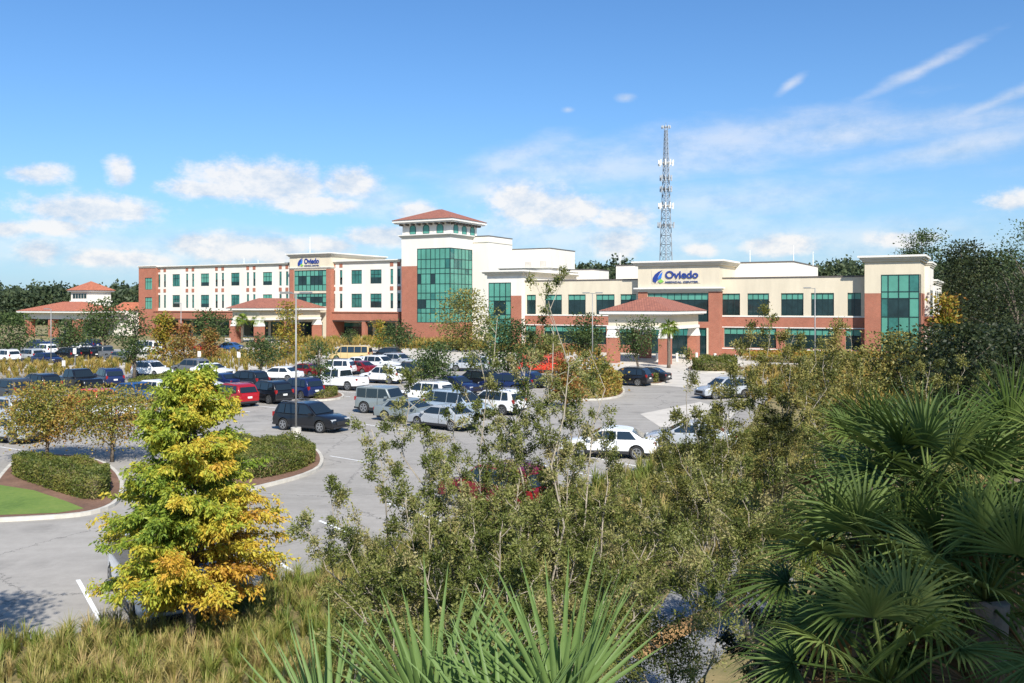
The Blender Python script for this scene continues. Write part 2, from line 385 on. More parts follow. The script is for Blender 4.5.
relief = wm('MULTIPLY_ADD', wm('SUBTRACT', cn.outputs['Fac'], cn2.outputs['Fac']), 3.2, .72, True)
cc = N.new('ShaderNodeMixRGB'); cc.inputs[1].default_value = (.30,.37,.46,1); cc.inputs[2].default_value = (.54,.53,.525,1)
L.new(relief, cc.inputs['Fac'])
ssc = N.new('ShaderNodeVectorMath'); ssc.operation = 'MULTIPLY'; ssc.inputs[1].default_value = (SKYS*.64, SKYS*1.05, SKYS*1.44)
L.new(sky.outputs[0], ssc.inputs[0])
mxs = N.new('ShaderNodeMixRGB'); L.new(mask, mxs.inputs['Fac']); L.new(ssc.outputs[0], mxs.inputs[1]); L.new(cc.outputs[0], mxs.inputs[2])
hzf = wm('MULTIPLY', wm('POWER', 2.718, wm('MULTIPLY', wm('MAXIMUM', el, 0), -10)), .74)
mxh = N.new('ShaderNodeMixRGB'); mxh.inputs[2].default_value = (.30,.385,.48,1); L.new(hzf, mxh.inputs['Fac'])
L.new(ssc.outputs[0], mxh.inputs[1]); L.new(mxh.outputs[0], mxs.inputs[1])
L.new(mxs.outputs[0], bg.inputs['Color']); bg.inputs['Strength'].default_value = 1

# ------------------------------------------------------------------ ground
def sheet(name, pts, z, m, raw=False, label=None):
    pts = pts if raw else [G(*p) for p in pts]
    mb = MB(); n = len(pts)
    a = sum(pts[i][0]*pts[(i+1)%n][1]-pts[(i+1)%n][0]*pts[i][1] for i in range(n))
    if a < 0: pts = pts[::-1]
    mb.add([(x,y,z) for x,y in pts], [tuple(range(n))])
    o = mb.build(name, m); o['kind'] = 'structure'; return o
def smooth_poly(pts, it=2):
    for _ in range(it):
        q = []
        for i in range(len(pts)):
            a = pts[i]; b = pts[(i+1)%len(pts)]
            q += [(a[0]*.75+b[0]*.25, a[1]*.75+b[1]*.25), (a[0]*.25+b[0]*.75, a[1]*.25+b[1]*.75)]
        pts = q
    return pts
def inset(pts, d):
    n = len(pts); cx = sum(p[0] for p in pts)/n; cy = sum(p[1] for p in pts)/n
    ar = sum(pts[i][0]*pts[(i+1)%n][1]-pts[(i+1)%n][0]*pts[i][1] for i in range(n)); sg = 1 if ar > 0 else -1
    out = []
    for i in range(n):
        a = pts[i-1]; b = pts[(i+1)%n]
        tx, ty = b[0]-a[0], b[1]-a[1]; l = math.hypot(tx,ty) or 1
        out.append((pts[i][0]-ty/l*d*sg, pts[i][1]+tx/l*d*sg))
    return out
g = MB(); S = 3000; g.add([(-S,-200,0),(S,-200,0),(S,S,0),(-S,S,0)], [(0,1,2,3)])
g.build('ground', M['meadow'])['kind'] = 'structure'
near_edge = [(-16.5,12.5),(-11.2,19.6),(-9.0,21.3),(-5.7,25.2),(-2.5,29.6),(2.0,36.0),(7.4,43.4),(10.2,46.5),(13.5,52),(15.5,58),(18,66),(24,80),(28,92),(20,101)]
lot = near_edge + [(8,106),(-8,108),(-30,128),(-60,150),(-125,178),(-150,160),(-110,90),(-60,30),(-40,8)]
sheet('parking_lot', lot, .004, M['asphalt'], True)
sheet('drive_road', [(-40,360),(140,352),(260,347),(330,346),(430,349),(520,351),(600,355),(700,364),(735,376),(735,392),(600,380),(520,372),(420,360),(330,357),(215,382),(130,378),(215,366),(-40,372)], .008, M['concrete'])
sheet('entrance_forecourt', [(560,372),(600,379),(650,383),(720,372),(760,365),(900,362),(900,356),(560,352),(540,358)], .012, M['concrete'])
sheet('front_walk', [(225,341.5),(300,343),(400,347),(410,344),(330,339),(225,338)], .012, M['concrete'])
sheet('sidewalk', [(640,414),(700,402),(735,412),(722,430),(660,427)], .012, M['concrete'])
sheet('gravel_path', [(690,560),(745,545),(770,500),(860,480),(900,500),(820,560),(760,620),(640,740),(560,740),(640,640)], .008, M['gravel'])
sheet('straw_strip', [(622,650),(660,628),(735,598),(745,606),(690,634),(640,662)], .012, M['straw'])
sheet('far_path', [(860,398),(870,380),(960,384),(975,398),(930,402)], .008, M['concrete'])

def island(name, pix, bed, raw=False, sm=2):
    pts = smooth_poly(pix if raw else [G(*p) for p in pix], sm)
    mb = MB(); mb.prism(pts, .0, .14)
    mb.build(name+'_kerb' if False else 'kerb', M['kerb'])['kind'] = 'structure'
    inn = inset(pts, .16); sheet(name, inn, .146, bed, True)
    return inn
isl1 = island('planting_bed', [(-60,500),(-10,490),(2,474),(14,462),(40,455),(100,460),(124,478),(124,502),(98,515),(50,520),(-60,525)], M['mulch'])
sheet('lawn', [(-52,501),(0,488.5),(34,494),(66,505),(84,512.5),(58,517),(-52,521)], .150, M['lawn'])
isl2 = island('planting_bed', [(150,478),(200,500),(250,492),(318,474),(326,460),(312,446),(268,440),(215,444),(170,455)], M['mulch'])
island('planting_bed', [(300,398),(316,402),(345,399),(343,394),(325,391),(305,392)], M['mulch'])
island('planting_bed', [(120,392),(175,388),(195,384),(190,379),(150,382),(115,386)], M['mulch'])
island('planting_bed', [(252,391),(270,389),(282,385),(270,382),(252,386)], M['mulch'])
island('planting_bed', [(570,400),(600,401),(628,396),(620,384),(590,382),(560,390)], M['mulch'])
island('planting_bed', [(630,382),(655,386),(668,383),(662,378),(645,376)], M['mulch'])
island('planting_bed', [(684,371),(710,373),(745,372),(745,367),(715,365),(690,366)], M['mulch'])
island('planting_bed', [(430,392),(452,396),(462,392),(450,386),(432,386)], M['mulch'])

# painted stall lines
def line_mb(a, b, w=.11):
    a = Vector((a[0],a[1],0)); b = Vector((b[0],b[1],0)); t = (b-a).normalized(); n = Vector((-t.y,t.x,0))*w/2
    return [a-n, b-n, b+n, a+n]
ml = MB()
def seg(a, b, w=.11):
    q = line_mb(a, b, w); ml.add([(p.x,p.y,.009) for p in q], [(0,1,2,3)])
st = Vector((-.53,.848,0)); 
seg(G(105,629), G(78,580)); seg(G(301,576), G(258,551))
a = Vector(G(105,629)+(0,)); b = Vector(G(301,576)+(0,)); mid = (a+b)/2; seg(mid, mid+st*5)
for k in range(1,7):
    p = b + Vector((2.0*k, 2.75*k, 0)); seg(p, p+Vector((-.62,.785,0))*4.6)
u_r = Vector((.42,.907,0)); s_r = Vector((-.80,.60,0))
def rowlines(px, py, n, length=5, step=2.75, sr=s_r, ur=u_r):
    p0 = Vector(G(px,py)+(0,))
    for k in range(n):
        p = p0+ur*step*k; seg(p, p+sr*length)
rowlines(250,412,4); rowlines(330,400,5); rowlines(420,432,7, sr=Vector((-.75,.66,0))); rowlines(505,424,6)
for (p,q) in (((330,456),(372,463)),((0,447),(20,450))): seg(G(*p), G(*q), .08)
ml.build('road_marking', M['line'])['kind'] = 'structure'

# ------------------------------------------------------------------ hospital
A = R(28.5); CA, SA = math.cos(A), math.sin(A)
def F(px, c):
    r = (px-512)/FP; Y = c/(SA*r+CA); return Y*(CA*r-SA)
OB = (-70.0, 140.0, 0.0)
def toW(xb, yb): return (xb*CA+yb*SA, -xb*SA+yb*CA)
hosp = empty('hospital_building', toW(OB[0],OB[1])+(0,), -A,
  'long cream and red brick hospital building with green glass bays and a square corner tower', 'hospital')
def H(): return MB(OB)
def facade(mb, x0, x1, z0, z1, y, openings, zones, depth=.25, default=0):
    """wall on plane y (faces -y); openings are holes with reveals"""
    xs = sorted({x0,x1}|{v for o in openings for v in (o[0],o[1])}|{v for q in zones for v in (q[0],q[1])})
    zs = sorted({z0,z1}|{v for o in openings for v in (o[2],o[3])}|{v for q in zones for v in (q[2],q[3])})
    xs = [v for v in xs if x0<=v<=x1]; zs = [v for v in zs if z0<=v<=z1]
    for i in range(len(xs)-1):
        for j in range(len(zs)-1):
            cx = (xs[i]+xs[i+1])/2; cz = (zs[j]+zs[j+1])/2
            if any(o[0]<cx<o[1] and o[2]<cz<o[3] for o in openings): continue
            m = default
            for q in zones:
                if q[0]<cx<q[1] and q[2]<cz<q[3]: m = q[4]
            mb.quad((xs[i],y,zs[j]),(xs[i+1],y,zs[j]),(xs[i+1],y,zs[j+1]),(xs[i],y,zs[j+1]), m)
    for o in openings:
        a,b,c,d = o[:4]; Y = y+depth
        mb.quad((a,y,c),(a,Y,c),(a,Y,d),(a,y,d), default); mb.quad((b,Y,c),(b,y,c),(b,y,d),(b,Y,d), default)
        mb.quad((a,y,d),(a,Y,d),(b,Y,d),(b,y,d), default); mb.quad((a,Y,c),(a,y,c),(b,y,c),(b,Y,c), default)
def shell(mb, x0, x1, y0, y1, z0, z1, m=0, zones=(), front=False):
    """the other sides and the roof; zones (z0,z1,m) on the sides"""
    zs = sorted({z0,z1}|{v for q in zones for v in q[:2] if z0<v<z1})
    for j in range(len(zs)-1):
        a, b = zs[j], zs[j+1]; cz = (a+b)/2; mm = m
        for q in zones:
            if q[0]<cz<q[1]: mm = q[2]
        mb.quad((x1,y0,a),(x1,y1,a),(x1,y1,b),(x1,y0,b), mm); mb.quad((x0,y1,a),(x0,y0,a),(x0,y0,b),(x0,y1,b), mm)
        mb.quad((x1,y1,a),(x0,y1,a),(x0,y1,b),(x1,y1,b), mm)
        if front: mb.quad((x0,y0,a),(x1,y0,a),(x1,y0,b),(x0,y0,b), mm)
    mb.quad((x0,y0,z1),(x1,y0,z1),(x1,y1,z1),(x0,y1,z1), m)
def window(x0, x1, z0, z1, y, nv, hs, panes, parent=hosp, name='window', fw=.07, side=False):
    """frame mesh + pane sub-part. hs: fractions of horizontal bars; panes: list of (frac0, frac1, material)"""
    mb = H(); W = x1-x0; Hh = z1-z0
    t = MB(OB)
    def bx(a,b,c,d, dy=.06):
        if side: mb.box(y-dy, y+.05, a, b, c, d)
        else: mb.box(a, b, y-.05, y+dy, c, d)
    bx(x0,x1,z0,z0+fw); bx(x0,x1,z1-fw,z1); bx(x0,x0+fw,z0+fw,z1-fw); bx(x1-fw,x1,z0+fw,z1-fw)
    for k in range(1, nv):
        c = x0+W*k/nv; bx(c-fw*.5,c+fw*.5,z0+fw,z1-fw,.045)
    for h in hs:
        c = z0+Hh*h; bx(x0+fw,x1-fw,c-fw*.5,c+fw*.5,.05)
    fr = mb.build(name, M['mullion'], parent)
    mats = []; pb = H()
    for (f0,f1,mt) in panes:
        if mt not in mats: mats.append(mt)
        a = z0+Hh*f0; b = z0+Hh*f1
        if side: pb.quad((y,x0,a),(y,x1,a),(y,x1,b),(y,x0,b), mats.index(mt))
        else: pb.quad((x0,y,a),(x1,y,a),(x1,y,b),(x0,y,b), mats.index(mt))
    pb.build('pane', [M[k] for k in mats], fr)
    return fr
def curtain(x0, x1, z0, z1, y, vs, hs, darks, side=False, fw=.09):
    """curtain wall: vs, hs absolute bar positions; darks: rects of vision glass"""
    mb = H()
    def bx(a,b,c,d,dy):
        if side: mb.box(y-.02, y+dy, a, b, c, d)
        else: mb.box(a, b, y-dy, y+.02, c, d)
    for v in [x0+fw/2]+list(vs)+[x1-fw/2]: bx(v-fw/2, v+fw/2, z0, z1, .08)
    for h in [z0+fw/2]+list(hs)+[z1-fw/2]: bx(x0, x1, h-fw/2, h+fw/2, .065)
    fr = mb.build('curtain_wall', M['mullion'], hosp)
    pb = H()
    cols = sorted({x0,x1,*vs}); rows = sorted({z0,z1,*hs})
    rr = random.Random(int(abs(x0)*10)+int(z0*7))
    for i in range(len(cols)-1):
        for j in range(len(rows)-1):
            cx = (cols[i]+cols[i+1])/2; cz = (rows[j]+rows[j+1])/2
            m = 0
            for d in darks:
                if d[0]<cx<d[1] and d[2]<cz<d[3]: m = 1
            if m == 0 and rr.random() < .14: m = 2
            tl = rr.uniform(-.006,.006)
            a = (cols[i],rows[j]); b = (cols[i+1],rows[j+1])
            if side: pb.quad((y+tl,a[0],a[1]),(y-tl,b[0],a[1]),(y-tl,b[0],b[1]),(y+tl,a[0],b[1]), m)
            else: pb.quad((a[0],y+tl,a[1]),(b[0],y-tl,a[1]),(b[0],y-tl,b[1]),(a[0],y+tl,b[1]), m)
    pb.build('pane', [M['teal'],M['vision'],M['tealdark']], fr)
def cornice(x0, x1, y0, y1, z0, z1, out=.5, m='cornice', steps=3):
    mb = H()
    for k in range(steps):
        a = z0+(z1-z0)*k/steps; b = z0+(z1-z0)*(k+1)/steps; o = out*(k+1)/steps
        mb.box(x0-o, x1+o, y0-o, y1+o, a, b, 0 if k < steps-1 else 1)
    return mb.build('cornice', [M[m], M['trim']], hosp)
def coping(x0, x1, y0, y1, z, h=.18, o=.07, m='coping'):
    mb = H(); mb.box(x0-o,x1+o,y0-o,y0+.35,z,z+h); mb.box(x0-o,x0+.35,y0+.35,y1+o,z,z+h); mb.box(x1-.35,x1+o,y0+.35,y1+o,z,z+h)
    return mb.build('coping', M[m], hosp)

cL = 152.5
# --- left wing main wall
def left_section(p0, p1, squares, narrows):
    x0, x1 = F(p0,cL), F(p1,cL); ops = []; wins = []
    for (a,b) in squares:
        for (z0,z1) in ((12.0,14.95),(6.95,9.9)): ops.append((F(a,cL),F(b,cL),z0,z1)); wins.append(('s',)+ops[-1])
    zn = []
    for a in narrows:
        xa = F(a,cL)
        for (z0,z1) in ((11.85,15.0),(6.8,9.95)): ops.append((xa-.36,xa+.36,z0,z1)); wins.append(('n',)+ops[-1])
        zn.append(xa)
    mb = H(); facade(mb, x0, x1, 6.1, 16.4, cL, ops, [], .22, 0)
    shell(mb, x0, x1, cL, cL+18, 6.1, 16.4)
    mb.build('wall', M['white'], hosp)
    rr = random.Random(int(p0))
    for (t,a,b,c,d) in wins:
        if t == 's':
            lo = rr.choice([0,.3,.45,0]); ps = [(lo,1,'teal' if rr.random()<.35 else 'tealdark')]
            if lo: ps = [(0,lo,'vision')]+ps
            window(a,b,c,d,cL+.16,3,(.66,),ps)
        else: window(a,b,c,d,cL+.16,1,(.5,),[(0,.35 if rr.random()<.5 else .5,'vision'),(.35 if rr.random()<0 else .5,1,'tealdark')] if rr.random()<.5 else [(0,1,'tealdark')])
    for xa in zn:
        for z in (15.55,10.55): tb = H(); tb.box(xa-.42,xa+.42,cL-.06,cL+.02,z,z+.85); tb.build('brick_accent', M['brick'], hosp)
    cornice(x0+.5, x1-.5, cL, cL+17.5, 16.4, 17.0, .55)
    # brick band, recessed ground floor and its columns
    bb = H(); bb.box(x0, x1, cL-.7, cL+.5, 4.25, 6.08); bb.box(x0,x1,cL-.9,cL-.7,5.9,6.08); bb.build('brick_band', M['brick'], hosp)
    gb = H(); gb.box(x0, x1, cL+3.4, cL+17.8, 0, 6.05, 0); gb.box(x0,x1,cL-.6,cL+3.4,4.0,4.24,1); gb.build('ground_floor_wall', [M['cream'],M['dark']], hosp)
    n = max(2, int((x1-x0)/7.5))
    for k in range(n+1):
        xc = x0+.6+(x1-x0-1.2)*k/n; c = H(); c.box(xc-.45,xc+.45,cL-.6,cL+.3,0,4.0); c.build('column', M['brick'], hosp)
    for k in range(n):
        a = x0+.9+(x1-x0-1.2)*k/n; b = a+(x1-x0-1.2)/n-.9
        window(a, b, .3, 3.6, cL+3.36, 4, (.75,), [(0,.75,'vision'),(.75,1,'tealdark')])
left_section(156, 289.5, [(172.4,179.8),(200.7,209),(231,239.4),(262.8,272)], [159.2,164.8,187,193,216.5,222.8,247.8,254.2,280.4,287])
left_section(330.5, 401.5, [(351.3,361.8),(370.2,381.5)], [333.9,341,391.7,399])
# --- end pavilion
c = cL-.6; x0, x1 = F(138.7,c), F(156.2,c)
ops = [(F(144.8,c),F(152,c),11.3,14.2),(F(144.8,c),F(152,c),6.5,9.4)]
mb = H(); facade(mb, x0, x1, 0, 16.6, c, ops, []); shell(mb, x0, x1, c, c+18.6, 0, 16.6); mb.build('brick_pavilion', M['brick'], hosp)
for o in ops: window(*o, c+.18, 3, (.66,), [(0,1,'teal')])
cornice(x0+.3,x1-.3,c,c+18,16.6,17.2,.4)
# --- sign pavilion of the left wing
c = cL-1.2; x0, x1 = F(289.6,c), F(330.6,c); ga, gb_ = F(294,c), F(326.2,c)
mb = H(); facade(mb, x0, x1, 0, 18.1, c, [(ga,gb_,10.55,15.1),(ga,gb_,7.2,10.05),(ga+1,gb_-1,.2,3.8)], [(x0,ga,0,15.35,1),(gb_,x1,0,15.35,1)], .3, 0)
shell(mb, x0, x1, c, c+19, 0, 18.1, 0, [(0,15.35,1)]); mb.build('wall', [M['cream'],M['brick']], hosp)
cornice(x0,x1,c,c+19,15.35,15.75,.25); cornice(x0,x1,c,c+19,18.1,18.8,.7)
wd = gb_-ga
for (z0,z1) in ((10.55,15.1),(7.2,10.05)):
    vs = [ga+wd*k/8 for k in range(1,8)]; hs = [z0+(z1-z0)*.72, z0+(z1-z0)*.3]
    curtain(ga, gb_, z0, z1, c+.2, vs, hs, [(ga+wd*.13,ga+wd*.40,z0+(z1-z0)*.3,z0+(z1-z0)*.72),(ga+wd*.55,ga+wd*.85,z0+(z1-z0)*.3,z0+(z1-z0)*.72)])
window(ga+1,gb_-1,.2,3.8,c+.2,6,(.7,),[(0,1,'vision')])

# --- corner tower
cT = 149.0; tx0, tx1 = F(401.5,cT), -94.67; ty1 = cT+10.6
gx0 = F(417.2,cT); sg1 = 157.4
mb = H()
facade(mb, tx0, tx1, 0, 21, cT, [(gx0,tx1,4,18.75)], [(tx0,gx0,0,15.3,1),(gx0,tx1,0,4,1)], .0, 0)
# right side wall with the glass corner left open
def side_facade(mb, y0, y1, z0, z1, x, openings, zones, default=0):
    ys = sorted({y0,y1}|{v for o in openings for v in o[:2]}|{v for q in zones for v in q[:2]}); zs = sorted({z0,z1}|{v for o in openings for v in o[2:4]}|{v for q in zones for v in q[2:4]})
    for i in range(len(ys)-1):
        for j in range(len(zs)-1):
            cy = (ys[i]+ys[i+1])/2; cz = (zs[j]+zs[j+1])/2
            if any(o[0]<cy<o[1] and o[2]<cz<o[3] for o in openings): continue
            m = default
            for q in zones:
                if q[0]<cy<q[1] and q[2]<cz<q[3]: m = q[4]
            mb.quad((x,ys[i],zs[j]),(x,ys[i+1],zs[j]),(x,ys[i+1],zs[j+1]),(x,ys[i],zs[j+1]), m)
side_facade(mb, cT, ty1, 0, 21, tx1, [(cT,sg1,4,18.75)], [(cT,sg1,0,4,1)])
mb.quad((tx0,ty1,0),(tx0,cT,0),(tx0,cT,21),(tx0,ty1,21),0); mb.quad((tx1,ty1,0),(tx0,ty1,0),(tx0,ty1,21),(tx1,ty1,21),0)
mb.quad((tx0,cT,21),(tx1,cT,21),(tx1,ty1,21),(tx0,ty1,21),0)
tower = mb.build('tower_wall', [M['white'],M['brick']], hosp)
hs = [16.6,14.75,13.7,11.7,9.9,8.6,6.85,5.9]
vs = [gx0+(tx1-gx0)*f for f in (.12,.27,.41,.55,.69,.85)]
curtain(gx0, tx1-.03, 4.02, 18.73, cT+.05, vs, hs, [(gx0,vs[0],11.7,13.7),(vs[2],vs[3],11.7,13.7),(gx0,vs[1],6.85,8.6)])
vs2 = [cT+(sg1-cT)*f for f in (.18,.36,.52,.68,.84)]
curtain(cT+.09, sg1, 4.02, 18.73, tx1-.08, vs2, hs, [], side=True)
cornice(tx0,tx1,cT,ty1,21,21.6,.55)
ops = []
mb = H(); mb.box(tx0+.15,tx1-.15,cT+.15,ty1-.15,21.6,23.75); mb.build('lantern_wall', M['white'], hosp)
def arch(x0, x1, z0, z1, y, side=False):
    r = (x1-x0)/2; pts = [(x0,z0),(x1,z0)]+[((x0+x1)/2+r*math.cos(t),z1-r+r*math.sin(t)) for t in [math.pi*k/8 for k in range(9)]]
    mb = H(); n = len(pts); gl = H()
    def p(q, d): return (y+d, q[0], q[1]) if side else (q[0], y-d, q[1])
    cx = (x0+x1)/2; cz = (z0+z1)/2
    out = [(cx+(a-cx)*1.22, cz+(b-cz)*1.1) for a,b in pts]
    mb.add([p(q,.03) for q in pts]+[p(q,.03) for q in out]+[p(q,-.02) for q in out], [(i,(i+1)%n,n+(i+1)%n,n+i) for i in range(n)]+[(n+i,n+(i+1)%n,2*n+(i+1)%n,2*n+i) for i in range(n)])
    f = mb.build('arched_window', M['mullion'], hosp)
    gl.add([p(q,.02) for q in pts], [tuple(range(n))]); gl.build('pane', M['teal'], f)
for a,b in ((409.8,415),(423,428.4),(436.8,442.5)): arch(F(a,cT), F(b,cT), 21.75, 23.45, cT+.15)
for f in (.22,.52,.82): yc = cT+10.6*f; arch(yc-.75, yc+.75, 21.75, 23.45, tx1-.15, True)
mb = H(); e = 1.35
mb.box(tx0-e,tx1+e,cT-e,ty1+e,24.0,24.45); mb.box(tx0-e+.25,tx1+e-.25,cT-e+.25,ty1+e-.25,23.76,24.0); mb.build('eave', M['trim'], hosp)
for k in range(9):
    x = tx0+.2+(tx1-tx0-.4)*k/8; mb = H(); mb.box(x-.16,x+.16,cT-.9,cT+.12,23.35,23.74); mb.build('eave_bracket', M['coping'], hosp)
    y = cT+.6+(9.6)*k/8; mb = H(); mb.box(tx1-.12,tx1+.9,y-.16,y+.16,23.35,23.74); mb.build('eave_bracket', M['coping'], hosp)
mb = H(); mb.hip(tx0-e-.15,tx1+e+.15,cT-e-.15,ty1+e+.15,24.46,27.0); mb.build('tile_roof', M['roof'], hosp)

# --- plain blocks behind and beside the tower
def block(x0, x1, y0, y1, z, m='white', cop=True, band=None, name='upper_block', cn=None):
    mb = H(); shell(mb, x0, x1, y0, y1, 0, z, 0, (), True); o = mb.build(name, M[m], hosp)
    if cop: coping(x0,x1,y0,y1,z)
    if band:
        mb = H(); mb.box(x0-.12,x1+.12,y0-.12,y1,band,band+.18); mb.build('string_course', M['cornice'], hosp)
    if cn: cornice(x0,x1,y0,y1,z,z+cn,.4)
block(-94.6,-90.9,157.6,167.5,21.4,band=20.2)
xD = F(550,167.6); block(-92,xD,167.6,180,19.2)
x2 = F(549,152.0); block(F(500,152),x2,152.0,164.9,14.3,cop=False,cn=.35)
for a in (529.5,536,541.5): 
    window(F(a,152),F(a+2.6 if a<541 else a+4.5,152),11.9,13.3,151.93,1,(),[(0,1,'tealdark')],fw=.05)
block(x2+.02,F(568,156),156,170,13.6,cop=False,cn=.3)
block(F(568,160)+.5,F(593,160),160,168,14.3)
for a,z0_,z1_ in ((526,14.7,16.0),(541,14.7,16.2)):
    mb = H(); x=F(a,158); mb.box(x,x+.9,157.5,158.6,z0_,z1_); mb.build('rooftop_unit', M['concrete'], hosp)

# --- glass bay block right of tower
cC = 131.5; x0, x1 = F(487,cC), F(521.5,cC); ga, gb_ = F(488.5,cC), F(511,cC)
mb = H(); facade(mb, x0, x1, 0, 12.5, cC, [(ga,gb_,.5,11.25)], [(gb_,x1,0,9.05,1)], .15, 0)
shell(mb, x0, x1, cC, cC+22, 0, 12.5, 0); mb.build('wall', [M['white'],M['brick']], hosp)
wd = gb_-ga
curtain(ga,gb_,.5,11.25,cC+.1,[ga+wd*f for f in (.25,.5,.76)],[8.9,8.2,5.9,5.1,3.2],[(ga+wd*.25,ga+wd*.76,5.9,8.2)])
cornice(x0,x1,cC,cC+21,12.5,13.3,.9)

# --- right wing
cR = 132.7; x0, x1 = F(521.6,cR), F(864.8,cR)
W2 = [(526.6,535.8),(545,561.8),(568,585.6),(596,614.5),(620.4,636),(722,740),(747.4,769),(781,803.5),(811,834),(847.5,861)]
W1 = [(525.5,536),(544,607),(613,632),(724,776),(785,835),(845.5,861)]
ops = [(F(a,cR),F(b,cR),5.98,9.2) for a,b in W2]+[(F(a,cR),F(b,cR),1.25,4.1) for a,b in W1]
mb = H(); facade(mb, x0, x1, 0, 11.4, cR, ops, [(x0,x1,0,5.8,1)], .25, 0)
shell(mb, x0, x1, cR, cR+30, 0, 11.4, 0); mb.build('wall', [M['cream'],M['brick']], hosp)
coping(x0,x1,cR,cR+30,11.4,.2)
for a_, b_, c_, d_ in ((x0,F(637,cR),5.75,5.93),(F(720,cR),x1,5.75,5.93),(x0,F(637,cR),4.16,4.3),(F(720,cR),x1,4.16,4.3),(F(720,cR),x1,1.0,1.15)):
    mb = H(); mb.box(a_,b_,cR-.06,cR+.02,c_,d_); mb.build('white_sill', M['trim'], hosp)
for p in (540,609.5,780,840):
    mb = H(); x=F(p,cR); mb.box(x-.5,x+.5,cR-.12,cR+.02,0,.98); mb.box(x-.5,x+.5,cR-.12,cR+.02,1.16,4.1); mb.build('brick_pier', M['brick'], hosp)
for a,b in W2:
    nv = 2 if b-a < 14 else 3 if b-a < 20 else 4
    window(F(a,cR),F(b,cR),5.98,9.2,cR+.2,nv,(.72,),[(0,.72,'vision'),(.72,1,'teal')])
for a,b in W1: window(F(a,cR),F(b,cR),1.25,4.1,cR+.2,max(2,int((b-a)/6)),(.68,),[(0,.68,'vision'),(.68,1,'teal')])
# sign block
cS = 131.2; x0, x1 = F(638,cS), F(719.5,cS); p1, p2 = F(647.5,cS), F(708.5,cS)
mb = H(); facade(mb, x0, x1, 0, 13.45, cS, [(p1,p2,5.0,9.3),(p1+.3,p2-.3,.05,4.1)], [(x0,p1,0,9.5,1),(p2,x1,0,9.5,1),(p1,p2,4.1,5.0,1)], .3, 0)
shell(mb, x0, x1, cS, cS+14, 0, 13.45, 0, [(0,9.5,1)]); mb.build('wall', [M['cream'],M['brick']], hosp)
cornice(x0-.1,x1+.1,cS,cS+14,13.45,14.2,.75); cornice(x0,x1,cS,cS+.5,9.5,10.15,.55)
window(p1,p2,5.0,9.3,cS+.25,9,(.76,.4),[(0,.76,'vision'),(.76,1,'teal')]); window(p1+.3,p2-.3,.05,4.1,cS+.25,10,(.7,),[(0,.7,'vision'),(.7,1,'tealdark')])
# roof volume
x0 = F(616,140); block(x0,-27.6,140,161,14.0)
# brick and glass block at the right end
cH = 131.0; x0, x1 = F(864.6,cH), -9.4; ga, gb_ = F(881,cH), x1
mb = H(); facade(mb, x0, x1, 0, 13.4, cH, [(ga,gb_-.05,1.2,11.6)], [(x0,x1,0,9.1,1)], .12, 0)
side_facade(mb, cH, cH+8, 0, 13.4, x1, [(cH,cH+1.2,1.2,11.6),(cH+4,cH+5.2,6,9)], [(cH,cH+8,0,9.1,1)])
mb.quad((x0,cH+8,0),(x0,cH,0),(x0,cH,13.4),(x0,cH+8,13.4),0); mb.quad((x0,cH,13.4),(x1,cH,13.4),(x1,cH+8,13.4),(x0,cH+8,13.4),0)
mb.build('wall', [M['cream'],M['brick']], hosp); wd = gb_-ga
curtain(ga,gb_-.06,1.2,11.6,cH+.06,[ga+wd*f for f in (.19,.46,.73)],[9.3,8.4,5.9,3.3,2.7-.4+.0],[(ga+wd*.19,ga+wd*.73,5.9,8.4),(ga+wd*.19,ga+wd*.6,1.2,2.3)])
curtain(cH+.06,cH+1.2,1.2,11.6,x1-.05,[],[9.3,8.4,5.9,3.3,2.3],[],side=True)
window(cH+4,cH+5.2,6,9,x1-.1,1,(.5,),[(0,1,'vision')],side=True)
cornice(x0-.1,x1,cH,cH+8,13.4,14.2,.75)
mb = H(); shell(mb,-16,-8.75,cH+8,cH+16,0,12.9,0,[(0,4.1,0),(4.1,5.9,1)],True); shell(mb,-16,-8.6,cH+16.02,cH+34,0,10.6,0,[(4.1,5.9,1)],True)
mb.build('side_wing_wall', [M['white'],M['brick']], hosp)
cornice(-16,-8.75,cH+8.3,cH+16,12.9,13.6,.4); cornice(-16,-8.6,cH+16.3,cH+34,10.6,11.3,.4)
for yy in (cH+9.5,cH+12,cH+18,cH+22,cH+26,cH+30):
    xx = -8.75 if yy < cH+16 else -8.6
    for z0_,z1_ in ((6.3,9.6),(1,3.8)): window(yy,yy+.9,z0_,z1_,xx+.02,1,(.5,),[(0,1,'vision')],side=True)

